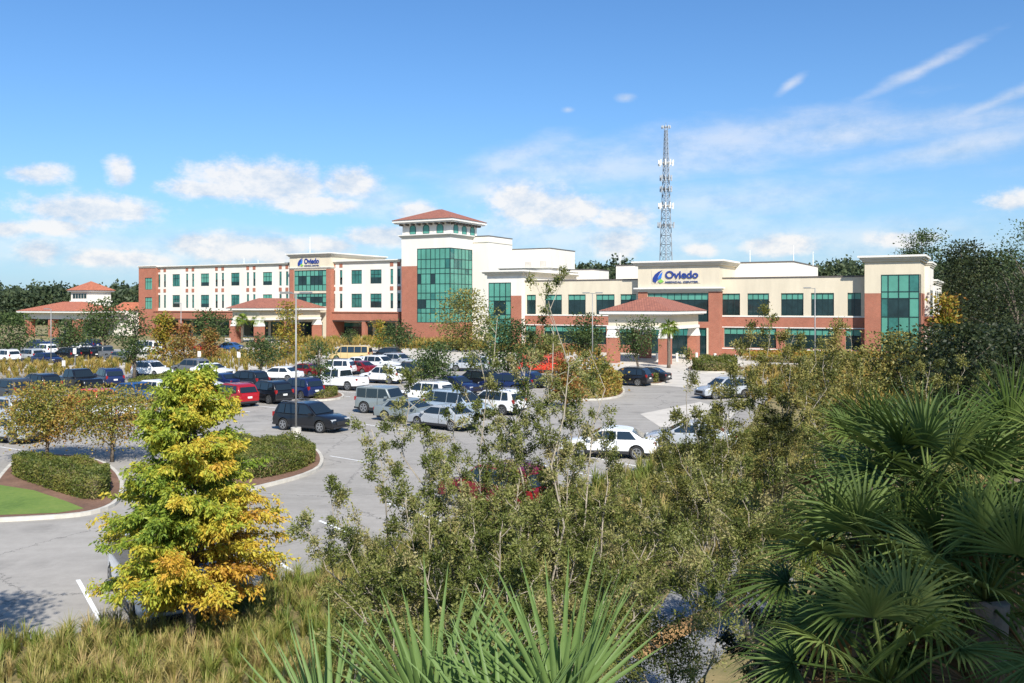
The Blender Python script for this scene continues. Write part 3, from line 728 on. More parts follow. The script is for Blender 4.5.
# --- entrance canopies (hip roofs on brick columns)
def portico(xa, xb_, ya, yb_, ze, zt, zap, zcol, over=1.4, cw=.75):
    mb = H(); mb.box(xa-.5,xb_+.5,ya-.5,yb_+.5,zt,ze-.55)
    pr = mb.build('entrance_canopy', M['cream'], hosp)
    mb = H(); mb.box(xa-over,xb_+over,ya-over,yb_+over,ze-.4,ze,0); mb.box(xa-over+.3,xb_+over-.3,ya-over+.3,yb_+over-.3,ze-.56,ze-.4,0); mb.build('fascia', M['trim'], pr)
    mb = H(); mb.box(xa-.65,xb_+.65,ya-.65,yb_+.65,zt-.25,zt+.15); mb.build('beam_trim', M['trim'], pr)
    mb = H(); mb.hip(xa-over-.1,xb_+over+.1,ya-over-.1,yb_+over+.1,ze+.01,zap); mb.build('tile_roof', M['roof'], pr)
    n = 2
    for x in (xa,xb_):
        for k in range(n):
            y = ya+(yb_-ya)*k/(n-1)
            mb = H(); mb.box(x-cw,x+cw,y-cw,y+cw,0,zcol,0)
            a = cw+.06; b = .55
            vs_ = [(x-a,y-a,zcol),(x+a,y-a,zcol),(x+a,y+a,zcol),(x-a,y+a,zcol),(x-b,y-b,zt-.25),(x+b,y-b,zt-.25),(x+b,y+b,zt-.25),(x-b,y+b,zt-.25)]
            mb.add(vs_, [(0,1,5,4),(1,2,6,5),(2,3,7,6),(3,0,4,7),(0,3,2,1)], 1)
            mb.build('column', [M['brick'],M['trim']], pr)
portico(-44.2,-37.2,109,121,6.75,4.65,8.6,3.3,cw=.68)
portico(-134.5,-128.3,132,149,6.9,4.75,8.9,3.3)

# --- signs: emblem and lettering
def text_mesh(body, size, name, m, parent, loc, ext=.06, off=0.0, width=None):
    cu = bpy.data.curves.new('t','FONT'); cu.body = body; cu.size = size; cu.extrude = ext; cu.offset = off; cu.align_x = 'LEFT'; cu.resolution_u = 4
    ob = bpy.data.objects.new('t', cu); COL.objects.link(ob)
    dg = bpy.context.evaluated_depsgraph_get(); me = bpy.data.meshes.new_from_object(ob.evaluated_get(dg))
    bpy.data.objects.remove(ob); bpy.data.curves.remove(cu)
    xs = [v.co.x for v in me.vertices]; w0 = max(xs)-min(xs); k = (width/w0) if width else 1; mx = min(xs)
    for v in me.vertices:
        x, y, z = (v.co.x-mx)*k, v.co.y, v.co.z
        v.co = (loc[0]+x-OB[0], loc[1]-z-OB[1], loc[2]+y)
    me.materials.clear(); me.materials.append(m); me.flip_normals() if hasattr(me,'flip_normals') else None
    o = bpy.data.objects.new(name, me); COL.objects.link(o); o.parent = parent; return o
def sign(pa, pb, pl, c, z_base, zh, z_sub):
    xa, xb_ = F(pa,c), F(pb,c); xl = F(pl,c); hgt = zh
    hub = H(); hub.box(xl-.2, xb_+.3, c-.02, c+.02, z_sub-.1, z_base+hgt+.15)
    root = hub.build('sign', M['cream'], hosp)
    text_mesh('Oviedo', hgt*1.36, 'lettering', M['letter'], root, (xa, c-.1, z_base), .06, .03*hgt, xb_-xa)
    text_mesh('MEDICAL CENTER', hgt*.30, 'lettering', M['greyletter'], root, (xa, c-.08, z_sub), .04, .006*hgt, xb_-xa)
    w_ = (xa-xl)*.8; mb = H(); y = c-.12
    def cres(pts, m): mb.add([(xl+p[0]*w_, y, z_sub+p[1]*(z_base+hgt-z_sub)) for p in pts]+[(xl+p[0]*w_, y+.09, z_sub+p[1]*(z_base+hgt-z_sub)) for p in pts],
        [tuple(range(len(pts)))]+[(i,(i+1)%len(pts),len(pts)+(i+1)%len(pts),len(pts)+i) for i in range(len(pts))], m)
    cres([(0,.15),(.0,.42),(.2,.7),(.55,.92),(.95,1.05),(.7,.8),(.5,.5),(.42,.2),(.3,.02)],0)
    y -= .02; cres([(.5,.25),(.55,.5),(.75,.75),(.98,.9),(.9,.65),(.85,.4)],1)
    cres([(.5,.12),(.8,.32),(1.1,.12),(.8,.0)],2)
    mb.build('emblem', [M['letter'],M['ltblue'],M['green']], root)
sign(665.5,698.5,653,cS-.03,11.55,1.15,10.85)
sign(304.5,319.2,298,cL-1.23,16.55,1.15,15.95)
# roof aerials
for px, c, zb, zt in ((310,154,18.7,22.6),(244,156,16.9,18.6),(258,158,16.9,18.2),(620,141,14,16.2),(750,150,14,16.6),(793.5,141,14,16.6),(813,155,14,16.4)):
    mb = H(); x = F(px,c); mb.tube([(x,c,zb),(x,c,zt)],[.08,.05],6); mb.build('aerial', M['trim'], hosp)

# ------------------------------------------------------------------ low clinic building on the left
OC = (-195.0, 140.0, 0.0)
clin = empty('clinic_building', toW(OC[0],OC[1])+(0,), -A, 'low cream clinic with orange tiled hip roofs and a square lantern turret at far left', 'clinic')
def HC(): return MB(OC)
x0, x1 = F(24,134), F(76,134)
mb = HC(); mb.box(x0,x1,134,146,4.2,5.7); mb.build('entablature', M['white'], clin)
mb = HC(); mb.box(x0+1,x1-1,146,156,0,5.6); mb.box(x0+5,x1-4,141,146,0,4.2); mb.build('wall', M['white'], clin)
mb = HC(); mb.box(x0-1.2,x1+1.2,132.8,147.2,5.7,6.1); mb.build('fascia', M['trim'], clin)
mb = HC(); mb.hip(x0-1.3,x1+1.3,132.7,147.3,6.11,8.3); mb.build('tile_roof', M['roof2'], clin)
for x in (x0+.8,(x0+x1)/2,x1-.8):
    mb = HC(); mb.box(x-.8,x+.8,134.2,135.8,0,4.2); mb.build('column', M['brick'], clin)
for k in range(4):
    mb = HC(); xx = x0+6+k*3.6; mb.box(xx,xx+2,140.93,140.99,.6,3.2); mb.build('window', M['vision'], clin)
x0, x1 = F(71,150), F(88,150)
mb = HC(); mb.box(x0,x1,150,150+(x1-x0),0,11.0); mb.build('turret_wall', M['white'], clin)
mb = HC(); mb.box(x0-.6,x1+.6,149.4,150.6+(x1-x0),10.9,11.3); mb.box(x0-.25,x1+.25,149.75,150.25+(x1-x0),8.3,8.6); mb.build('eave', M['trim'], clin)
mb = HC(); mb.hip(x0-.9,x1+.9,149.1,150.9+(x1-x0),11.31,13.7); mb.build('tile_roof', M['roof2'], clin)
for k in range(5):
    mb = HC(); xx = x0+.8+k*(x1-x0-1.2)/5; mb.box(xx,xx+.9,149.94,149.99,9.2,10.4); mb.build('window', M['vision'], clin)
x0, x1 = F(112,148), F(122,148)
mb = HC(); mb.box(x0,x1,148,156,0,6.2); mb.build('wall', M['white'], clin)
mb = HC(); mb.hip(x0-.8,x1+.8,147.2,156.8,6.22,8.2); mb.build('tile_roof', M['roof2'], clin)

# ------------------------------------------------------------------ lattice radio mast
tp = P3(666,300,235); mast = empty('radio_mast', (tp.x,tp.y,0), 0, 'tall grey lattice radio mast carrying antenna arrays behind the hospital sign block', 'radio mast')
Hm = 54.0; mb = MB()
def leg(k, z): 
    r = 2.6*(1-z/Hm)+.45*(z/Hm); an = R(20)+k*2*math.pi/3; return Vector((r*math.cos(an), r*math.sin(an), z))
for k in range(3): mb.tube([leg(k,0),leg(k,Hm)],[.17,.08],5)
mb.build('mast_leg', M['steel'], mast)
mb = MB(); z = 0
while z < Hm-1.2:
    h = 2.4*(1-z/Hm)+1.0
    for k in range(3):
        a, b = leg(k,z), leg((k+1)%3,z+h); c_, d_ = leg((k+1)%3,z), leg(k,z+h)
        mb.tube([a,b],.055,4,cap=False); mb.tube([c_,d_],.055,4,cap=False); mb.tube([d_,b],.05,4,cap=False)
    z += h
mb.build('lattice_bracing', M['steel'], mast)
for py, rr_ in ((127,1.1),(163,1.9),(178,1.5),(189,1.5),(206,1.9),(225,2.1)):
    z = EYE+(HZ-py)/FP*235; mb = MB(); 
    for k in range(9):
        an = 2*math.pi*k/9+.3; x, y = rr_*math.cos(an), rr_*math.sin(an); h = .75 if py != 127 else .35
        mb.box(x-.14,x+.14,y-.12,y+.12,z-h,z+h)
    for k in range(6):
        a1, a2 = k*math.pi/3, (k+1)*math.pi/3
        mb.tube([(rr_*.9*math.cos(a1),rr_*.9*math.sin(a1),z),(rr_*.9*math.cos(a2),rr_*.9*math.sin(a2),z)],.06,4)
        mb.tube([(0,0,z),(rr_*.9*math.cos(a1),rr_*.9*math.sin(a1),z)],.05,4)
    mb.build('antenna_array', M['trim'] if py in (163,206) else M['steel'], mast)
mb = MB(); mb.tube([(0,0,Hm),(0,0,Hm+1.2)],.04,4); mb.build('aerial', M['steel'], mast)


# ------------------------------------------------------------------ vehicles
def lerp(a, b, t): return a+(b-a)*t
def build_vehicle(name, L, W, Hh, lower, green, wb, wr, extras=(), gz0=None, roofw=.78, pillars=(), windz=None):
    """lower/green: side outlines (x forward from the middle, z); returns the root Empty with all parts"""
    root = empty(name)
    bz = min(p[1] for p in green)                        # belt line
    rz = max(p[1] for p in green)
    def hw(x, z):
        if z <= bz: 
            f = .955+.045*math.sin(math.pi*min(1,max(0,(z-.2)/(bz-.2)))**.9)
        else: f = lerp(.955, roofw, (z-bz)/(rz-bz))
        return W/2*f*(1-.13*min(1,abs(x)/(L/2))**4)
    # lower body with wheel arches cut into the bottom edge
    wx = (-wb/2-(.02*L)+.05, wb/2-(.02*L)+.10)
    bot = []
    for cx in wx:
        ra = wr+.065
        bot += [(cx+ra*math.cos(t), max(.24, wr+ra*math.sin(t))) for t in [math.pi-math.pi*k/10 for k in range(11)]]
    poly = lower[::-1]+bot if False else [p for p in lower]  # lower runs rear bottom -> top -> front bottom
    prof = [(x,z) for x,z in poly]+bot[::-1]
    mb = MB(); n = len(prof)
    cx0 = sum(p[0] for p in prof)/n; cz0 = .62
    lay = []
    for t, k in ((-1,.94),(-.93,1),(.93,1),(1,.94)):
        row = []
        for x, z in prof:
            xx = x*(1-(1-k)*.35); zz = cz0+(z-cz0)*(1-(1-k)*(1.1 if z > cz0 else .3))
            row.append((xx, hw(xx,zz)*t, zz))
        lay.append(row)
    vs = [p for r_ in lay for p in r_]; fs = []
    for j in range(3):
        for i in range(n): fs.append((j*n+i, j*n+(i+1)%n, (j+1)*n+(i+1)%n, (j+1)*n+i))
    fs.append(tuple(range(n-1,-1,-1))); fs.append(tuple(range(3*n,4*n)))
    mb.add(vs, fs, 0)
    # greenhouse
    gp = green; m_ = len(gp)
    vs = [(x,-hw(x,z),z) for x,z in gp]+[(x,hw(x,z),z) for x,z in gp]
    fs = [tuple(range(m_)), tuple(range(2*m_-1,m_-1,-1))]+[(i,m_+i,m_+(i+1)%m_,(i+1)%m_) for i in range(m_)]
    mb.add(vs, fs, 0)
    body = mb.build('body', M['paint'], root, smooth=False, bevel=.035, seg=2)
    bm_fix(body)
    # underbody
    ub = MB(); ub.box(-L/2+.25, L/2-.3, -W/2+.17, W/2-.17, .2, .52); ub.build('underbody', M['plastic'], root)
    # side windows
    xs0 = windz[0]; xs1 = windz[1]; zb = bz+.05; zt = rz-.12
    def edge_x(z, front):
        pts = [p for p in gp]
        best = None
        for i in range(len(pts)):
            a, b = pts[i], pts[(i+1)%len(pts)]
            if (a[1]-z)*(b[1]-z) <= 0 and abs(a[1]-b[1]) > 1e-6:
                x = lerp(a[0], b[0], (z-a[1])/(b[1]-a[1]))
                if best is None or (x > best if front else x < best): best = x
        return best if best is not None else 0
    cuts = [None]+list(pillars)+[None]
    for sgn in (-1,1):
        wmesh = MB()
        for k in range(len(cuts)-1):
            def X(z, c, front, mg=.10):
                if c is None:
                    e = edge_x(z, front); lim = xs1 if front else xs0
                    return (min(e-mg, lim) if front else max(e+mg, lim))
                return c-.03 if front else c+.03
            a0, a1 = X(zb,cuts[k],False), X(zt,cuts[k],False); b0, b1 = X(zb,cuts[k+1],True), X(zt,cuts[k+1],True)
            if b0-a0 < .12: continue
            q = [(a0,zb),(b0,zb),(max(b1,a1+.02),zt),(a1,zt)]
            vv = [(x, sgn*(hw(x,z)+.012), z) for x,z in q]
            wmesh.add(vv if sgn < 0 else vv[::-1], [(0,1,2,3)], 0)
        wmesh.build('side_window', M['carglass'], root)
    for sgn in (-1,1):
        dm = MB(); xs_l = [c for c in pillars if c > -wb/2+wr+.05]+[windz[1]+.02]
        for c in xs_l[-3:]:
            zs_ = [.40,.62,.84,bz-.02]
            for a_, b_ in zip(zs_[:-1], zs_[1:]):
                dm.add([(c-.012,sgn*(hw(c,a_)+.006),a_),(c+.012,sgn*(hw(c,a_)+.006),a_),(c+.012,sgn*(hw(c,b_)+.006),b_),(c-.012,sgn*(hw(c,b_)+.006),b_)], [(0,1,2,3)], 0)
        dm.add([(-wb/2+wr,sgn*(hw(0,.32)+.02),.26),(wb/2-wr,sgn*(hw(0,.32)+.02),.26),(wb/2-wr,sgn*(hw(0,.4)+.012),.40),(-wb/2+wr,sgn*(hw(0,.4)+.012),.40)], [(0,1,2,3)], 0)
        dm.build('side_trim', M['plastic'], root)
    # screens
    def screen(a, b, nm):
        (xa,za), (xb_,zb_) = a, b
        nx, nz = zb_-za, -(xb_-xa); l = math.hypot(nx,nz); s_ = 1 if nm == 'windscreen' else -1
        nx, nz = nx/l*.03, nz/l*.03
        if (nx > 0) != (s_ > 0): nx, nz = -nx, -nz
        p0 = (lerp(xa,xb_,.10)+nx, lerp(za,zb_,.10)+nz); p1 = (lerp(xa,xb_,.90)+nx, lerp(za,zb_,.90)+nz)
        w0 = hw(xa,za)*.90; w1 = hw(xb_,zb_)*.86
        s1 = MB(); v = [(p0[0],-w0,p0[1]),(p0[0],w0,p0[1]),(p1[0],w1,p1[1]),(p1[0],-w1,p1[1])]
        s1.add(v if s_ > 0 else v[::-1], [(0,1,2,3)], 0); s1.build(nm, M['carglass'], root)
    screen(gp[-1], gp[-2], 'windscreen'); screen(gp[0], gp[1], 'rear_window')
    # wheels
    for cx in wx:
        for sgn in (-1,1):
            y = sgn*(W/2-.13)*.985
            t = MB(); prof_ = [(-.11,wr*.72),(-.115,wr*.93),(-.08,wr),(.08,wr),(.115,wr*.93),(.11,wr*.72)]; nn = 20
            vs = []; fs = []
            for (dy,r_) in prof_:
                for k in range(nn): an = 2*math.pi*k/nn; vs.append((cx+r_*math.cos(an), y+dy, wr+r_*math.sin(an)))
            for j in range(len(prof_)-1):
                for k in range(nn): fs.append((j*nn+k,j*nn+(k+1)%nn,(j+1)*nn+(k+1)%nn,(j+1)*nn+k))
            fs += [tuple(range(nn-1,-1,-1)), tuple(range(5*nn,6*nn))]
            t.add(vs, fs, 0); tw = t.build('wheel', M['tyre'], root)
            rm = MB(); yo = y+sgn*.118
            ri, ro = wr*.58, wr*.70; vs = []; fs = []
            for r_ in (ri,ro):
                for k in range(nn): an = 2*math.pi*k/nn; vs.append((cx+r_*math.cos(an), yo, wr+r_*math.sin(an)))
            for k in range(nn): fs.append((k,(k+1)%nn,nn+(k+1)%nn,nn+k))
            rm.add(vs, fs, 0)
            for k in range(5):
                an = 2*math.pi*k/5+.3; c_, s_ = math.cos(an), math.sin(an); wv = wr*.12
                q = [(-wv,0),(wv,0),(wv*.8,ri+.01),(-wv*.8,ri+.01)]
                rm.add([(cx+u*(-s_)+v*c_, yo+sgn*.003, wr+u*c_+v*s_) for u,v in q], [(0,1,2,3)], 0)
            rm.build('rim', M['rim'], tw)
    # lamps, grille, plates, mirrors, bumpers
    xf = L/2; hz_ = lower[-3][1]; 
    for sgn in (-1,1):
        h = MB(); y1 = hw(xf-.1,.7); h.box(xf-.42, xf-.09, sgn*y1*.98 if sgn<0 else y1*.55, sgn*y1*.55 if sgn<0 else y1*.98, .62*Hh/1.6+.02, .76*Hh/1.6)
        h.build('headlight', M['head'], root)
        r_ = MB(); tz = .80*Hh/1.6; y1 = hw(-xf+.12,.8)*.985; r_.box(-xf+.035, -xf+.2, sgn*y1 if sgn<0 else y1*.80, sgn*y1*.80 if sgn<0 else y1, tz-.04, min(lower[3][1]+.02, tz+(.24 if extras and 'tall' in extras else .14)))
        r_.build('taillight', M['tail'], root)
        mx_ = MB(); xm = gp[-1][0]-.32; y1 = hw(xm,bz); mx_.box(xm-.09,xm+.09, min(sgn*y1*1.0,sgn*(y1+.2)), max(sgn*y1,sgn*(y1+.2)), bz-.0, bz+.15); mx_.build('mirror', M['paint'], root, bevel=.02)
    gr = MB(); gr.box(xf-.06, xf+.015, -W*.26, W*.26, .46, .66); gr.build('grille', M['plastic'], root)
    bp = MB(); bp.box(-xf-.02, -xf+.25, -W*.42, W*.42, .3, .44); bp.box(xf-.3, xf+.02, -W*.40, W*.40, .26, .36); bp.build('bumper', M['plastic'], root, bevel=.03)
    pt = MB(); pt.box(-xf-.035, -xf+.02, -.17, .17, .62*Hh/1.6, .62*Hh/1.6+.13); pt.build('licence_plate', M['plate'], root)
    if 'rails' in extras:
        for sgn in (-1,1):
            q = MB(); y1 = hw(0,rz)*.9; x_a = gp[2][0]; x_b = gp[-3][0]; q.tube([(x_a,sgn*y1,rz+.0),(x_a+.15,sgn*y1,rz+.06),(x_b-.15,sgn*y1,rz+.06),(x_b,sgn*y1,rz)], .02, 5); q.build('roof_rail', M['rim'], root)
    if 'bed' in extras:
        q = MB(); q.box(-xf+.12, gp[0][0]-.08, -W/2+.16, W/2-.16, bz-.06, bz+.012); q.build('truck_bed', M['plastic'], root)
    if 'spare' in extras:
        q = MB(); q.tube([(-xf-.02,0,.95),(-xf-.24,0,.95)], [.37,.34], 18); q.build('spare_wheel', M['tyre'], root)
    return root
def bm_fix(o):
    import bmesh
    bm = bmesh.new(); bm.from_mesh(o.data); bmesh.ops.recalc_face_normals(bm, faces=bm.faces)
    bmesh.ops.triangulate(bm, faces=[f for f in bm.faces if len(f.verts) > 6]); 
    for f in bm.faces: f.smooth = True
    for e in bm.edges:
        if len(e.link_faces) == 2 and e.calc_face_angle(0) > R(30): e.smooth = False
    bm.to_mesh(o.data); bm.free()
PROTO = {}
def protos():
    P = PROTO
    P['sport_utility_vehicle'] = lambda: build_vehicle('sport_utility_vehicle', 4.65, 1.86, 1.68,
        [(-2.28,.30),(-2.33,.62),(-2.27,.98),(-2.15,1.06),(.92,1.02),(1.5,.98),(1.98,.88),(2.24,.74),(2.31,.5),(2.26,.28)],
        [(-2.2,1.0),(-1.93,1.5),(-1.72,1.62),(-.9,1.68),(.05,1.66),(.30,1.60),(1.08,1.0)], 2.72, .35, ('rails','tall'), pillars=(-1.3,-.25), windz=(-1.85,.95))
    P['saloon_car'] = lambda: build_vehicle('saloon_car', 4.75, 1.82, 1.45,
        [(-2.32,.30),(-2.37,.6),(-2.33,.88),(-2.2,.96),(-1.6,.99),(.9,.93),(1.5,.88),(2.0,.78),(2.28,.64),(2.36,.45),(2.30,.26)],
        [(-1.78,.96),(-1.12,1.36),(-.85,1.42),(-.3,1.45),(.12,1.43),(.32,1.38),(1.18,.91)], 2.75, .325, (), pillars=(-.45,), windz=(-1.4,1.0))
    P['hatchback_car'] = lambda: build_vehicle('hatchback_car', 4.15, 1.76, 1.5,
        [(-2.0,.30),(-2.06,.6),(-2.02,.92),(-1.9,1.0),(.9,.95),(1.4,.90),(1.75,.8),(1.98,.66),(2.06,.46),(2.0,.26)],
        [(-1.95,.96),(-1.65,1.38),(-1.42,1.46),(-.6,1.5),(.05,1.48),(.25,1.43),(1.1,.93)], 2.55, .315, ('tall',), pillars=(-1.05,-.2), windz=(-1.6,.95))
    P['minivan'] = lambda: build_vehicle('minivan', 4.95, 1.95, 1.75,
        [(-2.4,.30),(-2.47,.62),(-2.42,.98),(-2.32,1.04),(1.1,1.0),(1.7,.93),(2.15,.82),(2.38,.68),(2.46,.48),(2.4,.26)],
        [(-2.36,1.0),(-2.2,1.55),(-2.0,1.70),(-1.0,1.76),(.2,1.72),(.5,1.64),(1.55,.97)], 2.95, .34, ('rails','tall'), pillars=(-1.45,-.25,.75), windz=(-2.1,1.35))
    P['pickup_truck'] = lambda: build_vehicle('pickup_truck', 5.8, 1.98, 1.88,
        [(-2.85,.42),(-2.88,.7),(-2.86,1.14),(-2.8,1.16),(1.15,1.14),(1.9,1.12),(2.6,1.06),(2.82,.9),(2.88,.6),(2.82,.36)],
        [(-.95,1.14),(-.82,1.76),(-.65,1.84),(-.2,1.88),(.45,1.86),(.65,1.80),(1.35,1.13)], 3.6, .4, ('bed',), pillars=(.05,), windz=(-.8,1.2))
    P['passenger_van'] = lambda: build_vehicle('passenger_van', 5.6, 2.0, 2.08,
        [(-2.7,.35),(-2.77,.65),(-2.75,1.12),(-2.7,1.2),(1.6,1.18),(2.1,1.12),(2.55,1.02),(2.74,.85),(2.78,.6),(2.72,.32)],
        [(-2.72,1.15),(-2.66,1.85),(-2.5,2.02),(-1.5,2.08),(1.0,2.08),(1.25,1.98),(1.95,1.16)], 3.5, .37, ('tall',), roofw=.84, pillars=(-1.7,-.75,.2,1.1), windz=(-2.5,1.75))
    P['off_road_vehicle'] = lambda: build_vehicle('off_road_vehicle', 4.4, 1.88, 1.84,
        [(-2.12,.40),(-2.14,.7),(-2.12,1.08),(-2.1,1.12),(.75,1.10),(1.5,1.08),(2.05,1.04),(2.16,.95),(2.18,.55),(2.12,.36)],
        [(-2.1,1.1),(-2.05,1.70),(-1.98,1.80),(-1.0,1.84),(.3,1.82),(.45,1.76),(.85,1.1)], 2.6, .40, ('spare','tall'), roofw=.88, pillars=(-1.15,-.2), windz=(-1.95,.8))
protos()
BUILT = {}
def kids(o): return [c for c in bpy.data.objects if c.parent is o]
KIDS = {}
def vehicle(kind, px, py, head, col, label, group='vehicles parked in the hospital car park'):
    if kind not in BUILT:
        r_ = PROTO[kind](); BUILT[kind] = r_; root = r_
        KIDS[kind] = [(c, kids(c)) for c in kids(r_)]
        new = [c for c,_ in KIDS[kind]]
    else:
        root = BUILT[kind].copy(); COL.objects.link(root); new = []
        for c, gk in KIDS[kind]:
            d = c.copy(); COL.objects.link(d); d.parent = root; new.append(d)
            for q in gk: e = q.copy(); COL.objects.link(e); e.parent = d
    x, y = G(px, py); root.location = (x, y, .012); root.rotation_euler = (0, 0, R(head))
    tag(root, label, {'sport_utility_vehicle':'SUV','saloon_car':'car','hatchback_car':'car','minivan':'minivan','pickup_truck':'pickup truck','passenger_van':'van','off_road_vehicle':'off-road vehicle'}[kind], group)
    for d in new: d.color = tuple(col)+(1,)
    return root
WH=(.72,.72,.71); BK=(.008,.009,.012); NV=(.01,.018,.07); RD=(.32,.008,.012); DR=(.16,.006,.012); SV=(.36,.38,.40); GY=(.12,.125,.13); LB=(.33,.40,.47); CH=(.04,.043,.047); TN=(.55,.40,.18); GG=(.19,.22,.22); OR=(.62,.05,.025); MB_=(.02,.07,.2)
SU,SA_,HB,MV,PU,PV,OF='sport_utility_vehicle','saloon_car','hatchback_car','minivan','pickup_truck','passenger_van','off_road_vehicle'
V = [
 (SU,311,430,-27,BK,'black SUV driving along the open aisle in front of the parked rows'),
 (SU,233,405,138,RD,'bright red SUV at the left end of the parked row, tail to the aisle'),
 (SU,268,402,138,BK,'black SUV parked between the red SUV and the dark blue SUV'),
 (SU,299,398,140,NV,'dark blue SUV with red tail lamps parked beside the little island tree'),
 (PU,338,389,150,WH,'white crew cab pickup truck with an empty bed beside the island tree'),
 (SU,383,383,150,WH,'white SUV parked tail out next to the white pickup truck'),
 (SA_,279,381,165,WH,'white saloon parked nose to nose behind the black SUV and the blue SUV'),
 (SA_,305,377,150,DR,'dark red saloon just left of the island tree behind the pickup'),
 (SU,334,375,168,WH,'white SUV parked directly behind the white pickup truck'),
 (SA_,357,374,150,DR,'maroon saloon wedged between white cars behind the pickup bed'),
 (SA_,362,369,-30,WH,'white saloon facing the aisle in front of the yellow van'),
 (SU,381,370,-30,WH,'white SUV facing right between the tan van and the white SUV'),
 (SU,399,367,-30,SV,'silver SUV at the right end of the row below the black SUV and tan van'),
 (PV,351,361,172,TN,'tan yellow passenger van with a row of dark side windows'),
 (SU,385,360,170,BK,'black SUV parked tight behind the tan passenger van'),
 (SU,409,378,150,CH,'charcoal SUV half hidden by branches right of the white SUVs'),
 (MV,470,371,172,SV,'silver minivan standing alone on the far drive by the light pole'),
 (SU,474,389,150,BK,'large black SUV in the middle row behind the two dark blue cars'),
 (SA_,456,393,-38,NV,'dark blue saloon facing right in the middle row'),
 (SU,425,403,150,WH,'white SUV parked behind the grey off-road vehicle'),
 (MV,458,416,-38,LB,'pale blue silver minivan facing right beyond the silver saloon'),
 (SA_,443,428,142,SV,'silver saloon with its tail to the aisle, nearest of the middle row'),
 (SU,493,413,145,WH,'white SUV with red tail lamps at the right end of the middle row'),
 (OF,387,413,-25,GG,'boxy grey green off-road vehicle parked tail first by the aisle'),
 (SA_,410,421,-28,GG,'grey green saloon partly behind foreground twigs beside the off-road vehicle'),
 (SU,505,392,150,NV,'navy SUV behind the white SUV at the right end of the middle row'),
 (SA_,524,387,150,NV,'navy saloon seen through the tall twigs beyond the navy SUV'),
 (PU,543,373,165,OR,'orange red pickup truck behind the rusty shrubs at centre'),
 (SU,627,385,150,BK,'black SUV parked right of the rusty island in front of the entrance canopy'),
 (SA_,646,382,150,BK,'black saloon tucked behind the black SUV in front of the entrance canopy'),
 (SA_,609,456,168,WH,'white saloon broadside behind the grasses near the dark posts'),
 (SA_,690,449,168,SV,'silver saloon hidden behind the dark posts right of the white saloon'),
 (SU,724,398,200,SV,'silver SUV half covered by the scrub right of the pavement'),
 (SU,496,507,140,DR,'maroon SUV showing through the foreground shrub'),
 (MV,160,600,-57,WH,'white minivan under the golden cypress tree'),
 (SU,9,399,148,CH,'charcoal SUV with bright tail lamps at the left edge beyond the silver cars'),
 (SU,38,393,148,BK,'black green SUV between the charcoal SUV and the black pickup'),
 (PU,78,390,-38,BK,'black pickup truck facing the aisle with its bright front bumper'),
 (SU,108,386,130,NV,'midnight blue SUV beside the nose of the black pickup'),
 (HB,89,409,150,OR,'orange red hatchback behind the rusty young cypress'),
 (SA_,104,419,150,WH,'white saloon hidden by rusty cypress leaves in front of the red hatchback'),
 (SU,4,422,150,SV,'silver SUV cut by the left edge of the view'),
 (SA_,6,441,160,SV,'silver saloon at the left edge, nearest of the left row'),
 (SU,152,377,-28,WH,'white SUV at the end of the dry grass strip by the slim oak'),
 (SA_,212,377,-25,WH,'white saloon facing right at the head of the concrete drive'),
 (SU,191,374,150,GY,'grey SUV parked beside the white saloon under the lime tree top'),
 (HB,151,398,150,WH,'white hatchback parked left of the golden cypress top'),
 (SA_,137,401,-30,MB_,'mid blue saloon nose to nose with the white hatchback'),
 (SA_,200,392,-28,WH,'white saloon facing right beside the golden cypress top'),
 (SA_,219,389,150,NV,'navy saloon between the white saloon and the red SUV'),
 (SU,245,389,150,BK,'black SUV parked behind the bright red SUV'),
 (SU,5,362,150,WH,'white SUV at the left edge of the far car park'),
 (SU,29,361,150,SV,'silver SUV in the front row of the far car park'),
 (SU,44,355,150,WH,'white SUV in the far car park behind the silver SUV'),
 (SA_,47,364,-30,NV,'navy saloon lowest in the far car park beside the silver SUV'),
 (SU,66,360,150,BK,'black SUV left of the tall signpost in the far car park'),
 (SU,86,359,150,BK,'black SUV right of the tall signpost in the far car park'),
 (PU,104,359,150,GY,'grey pickup truck at the right end of the far car park front row'),
 (SA_,36,348,150,CH,'charcoal saloon in the back row of the far car park'),
 (SU,42,352,150,NV,'navy SUV behind the white SUV in the far car park'),
 (SU,58,347,150,BK,'black SUV in the back row of the far car park under the dark tree'),
 (SU,89,349,150,NV,'navy SUV in the back row of the far car park below the round oak'),
 (SA_,79,352,150,WH,'white saloon in the far car park behind the two black SUVs'),
 (SA_,120,362,150,GY,'grey saloon by the slim oak at the end of the far car park'),
 (PV,146,354,150,WH,'white passenger van behind the rusty trees at the far car park exit'),
 (SA_,228,351,170,MB_,'mid blue saloon on the far drive before the left canopy'),
 (HB,204,352,170,RD,'red hatchback on the far drive behind the rusty trees'),
]
for v in V: vehicle(*v)

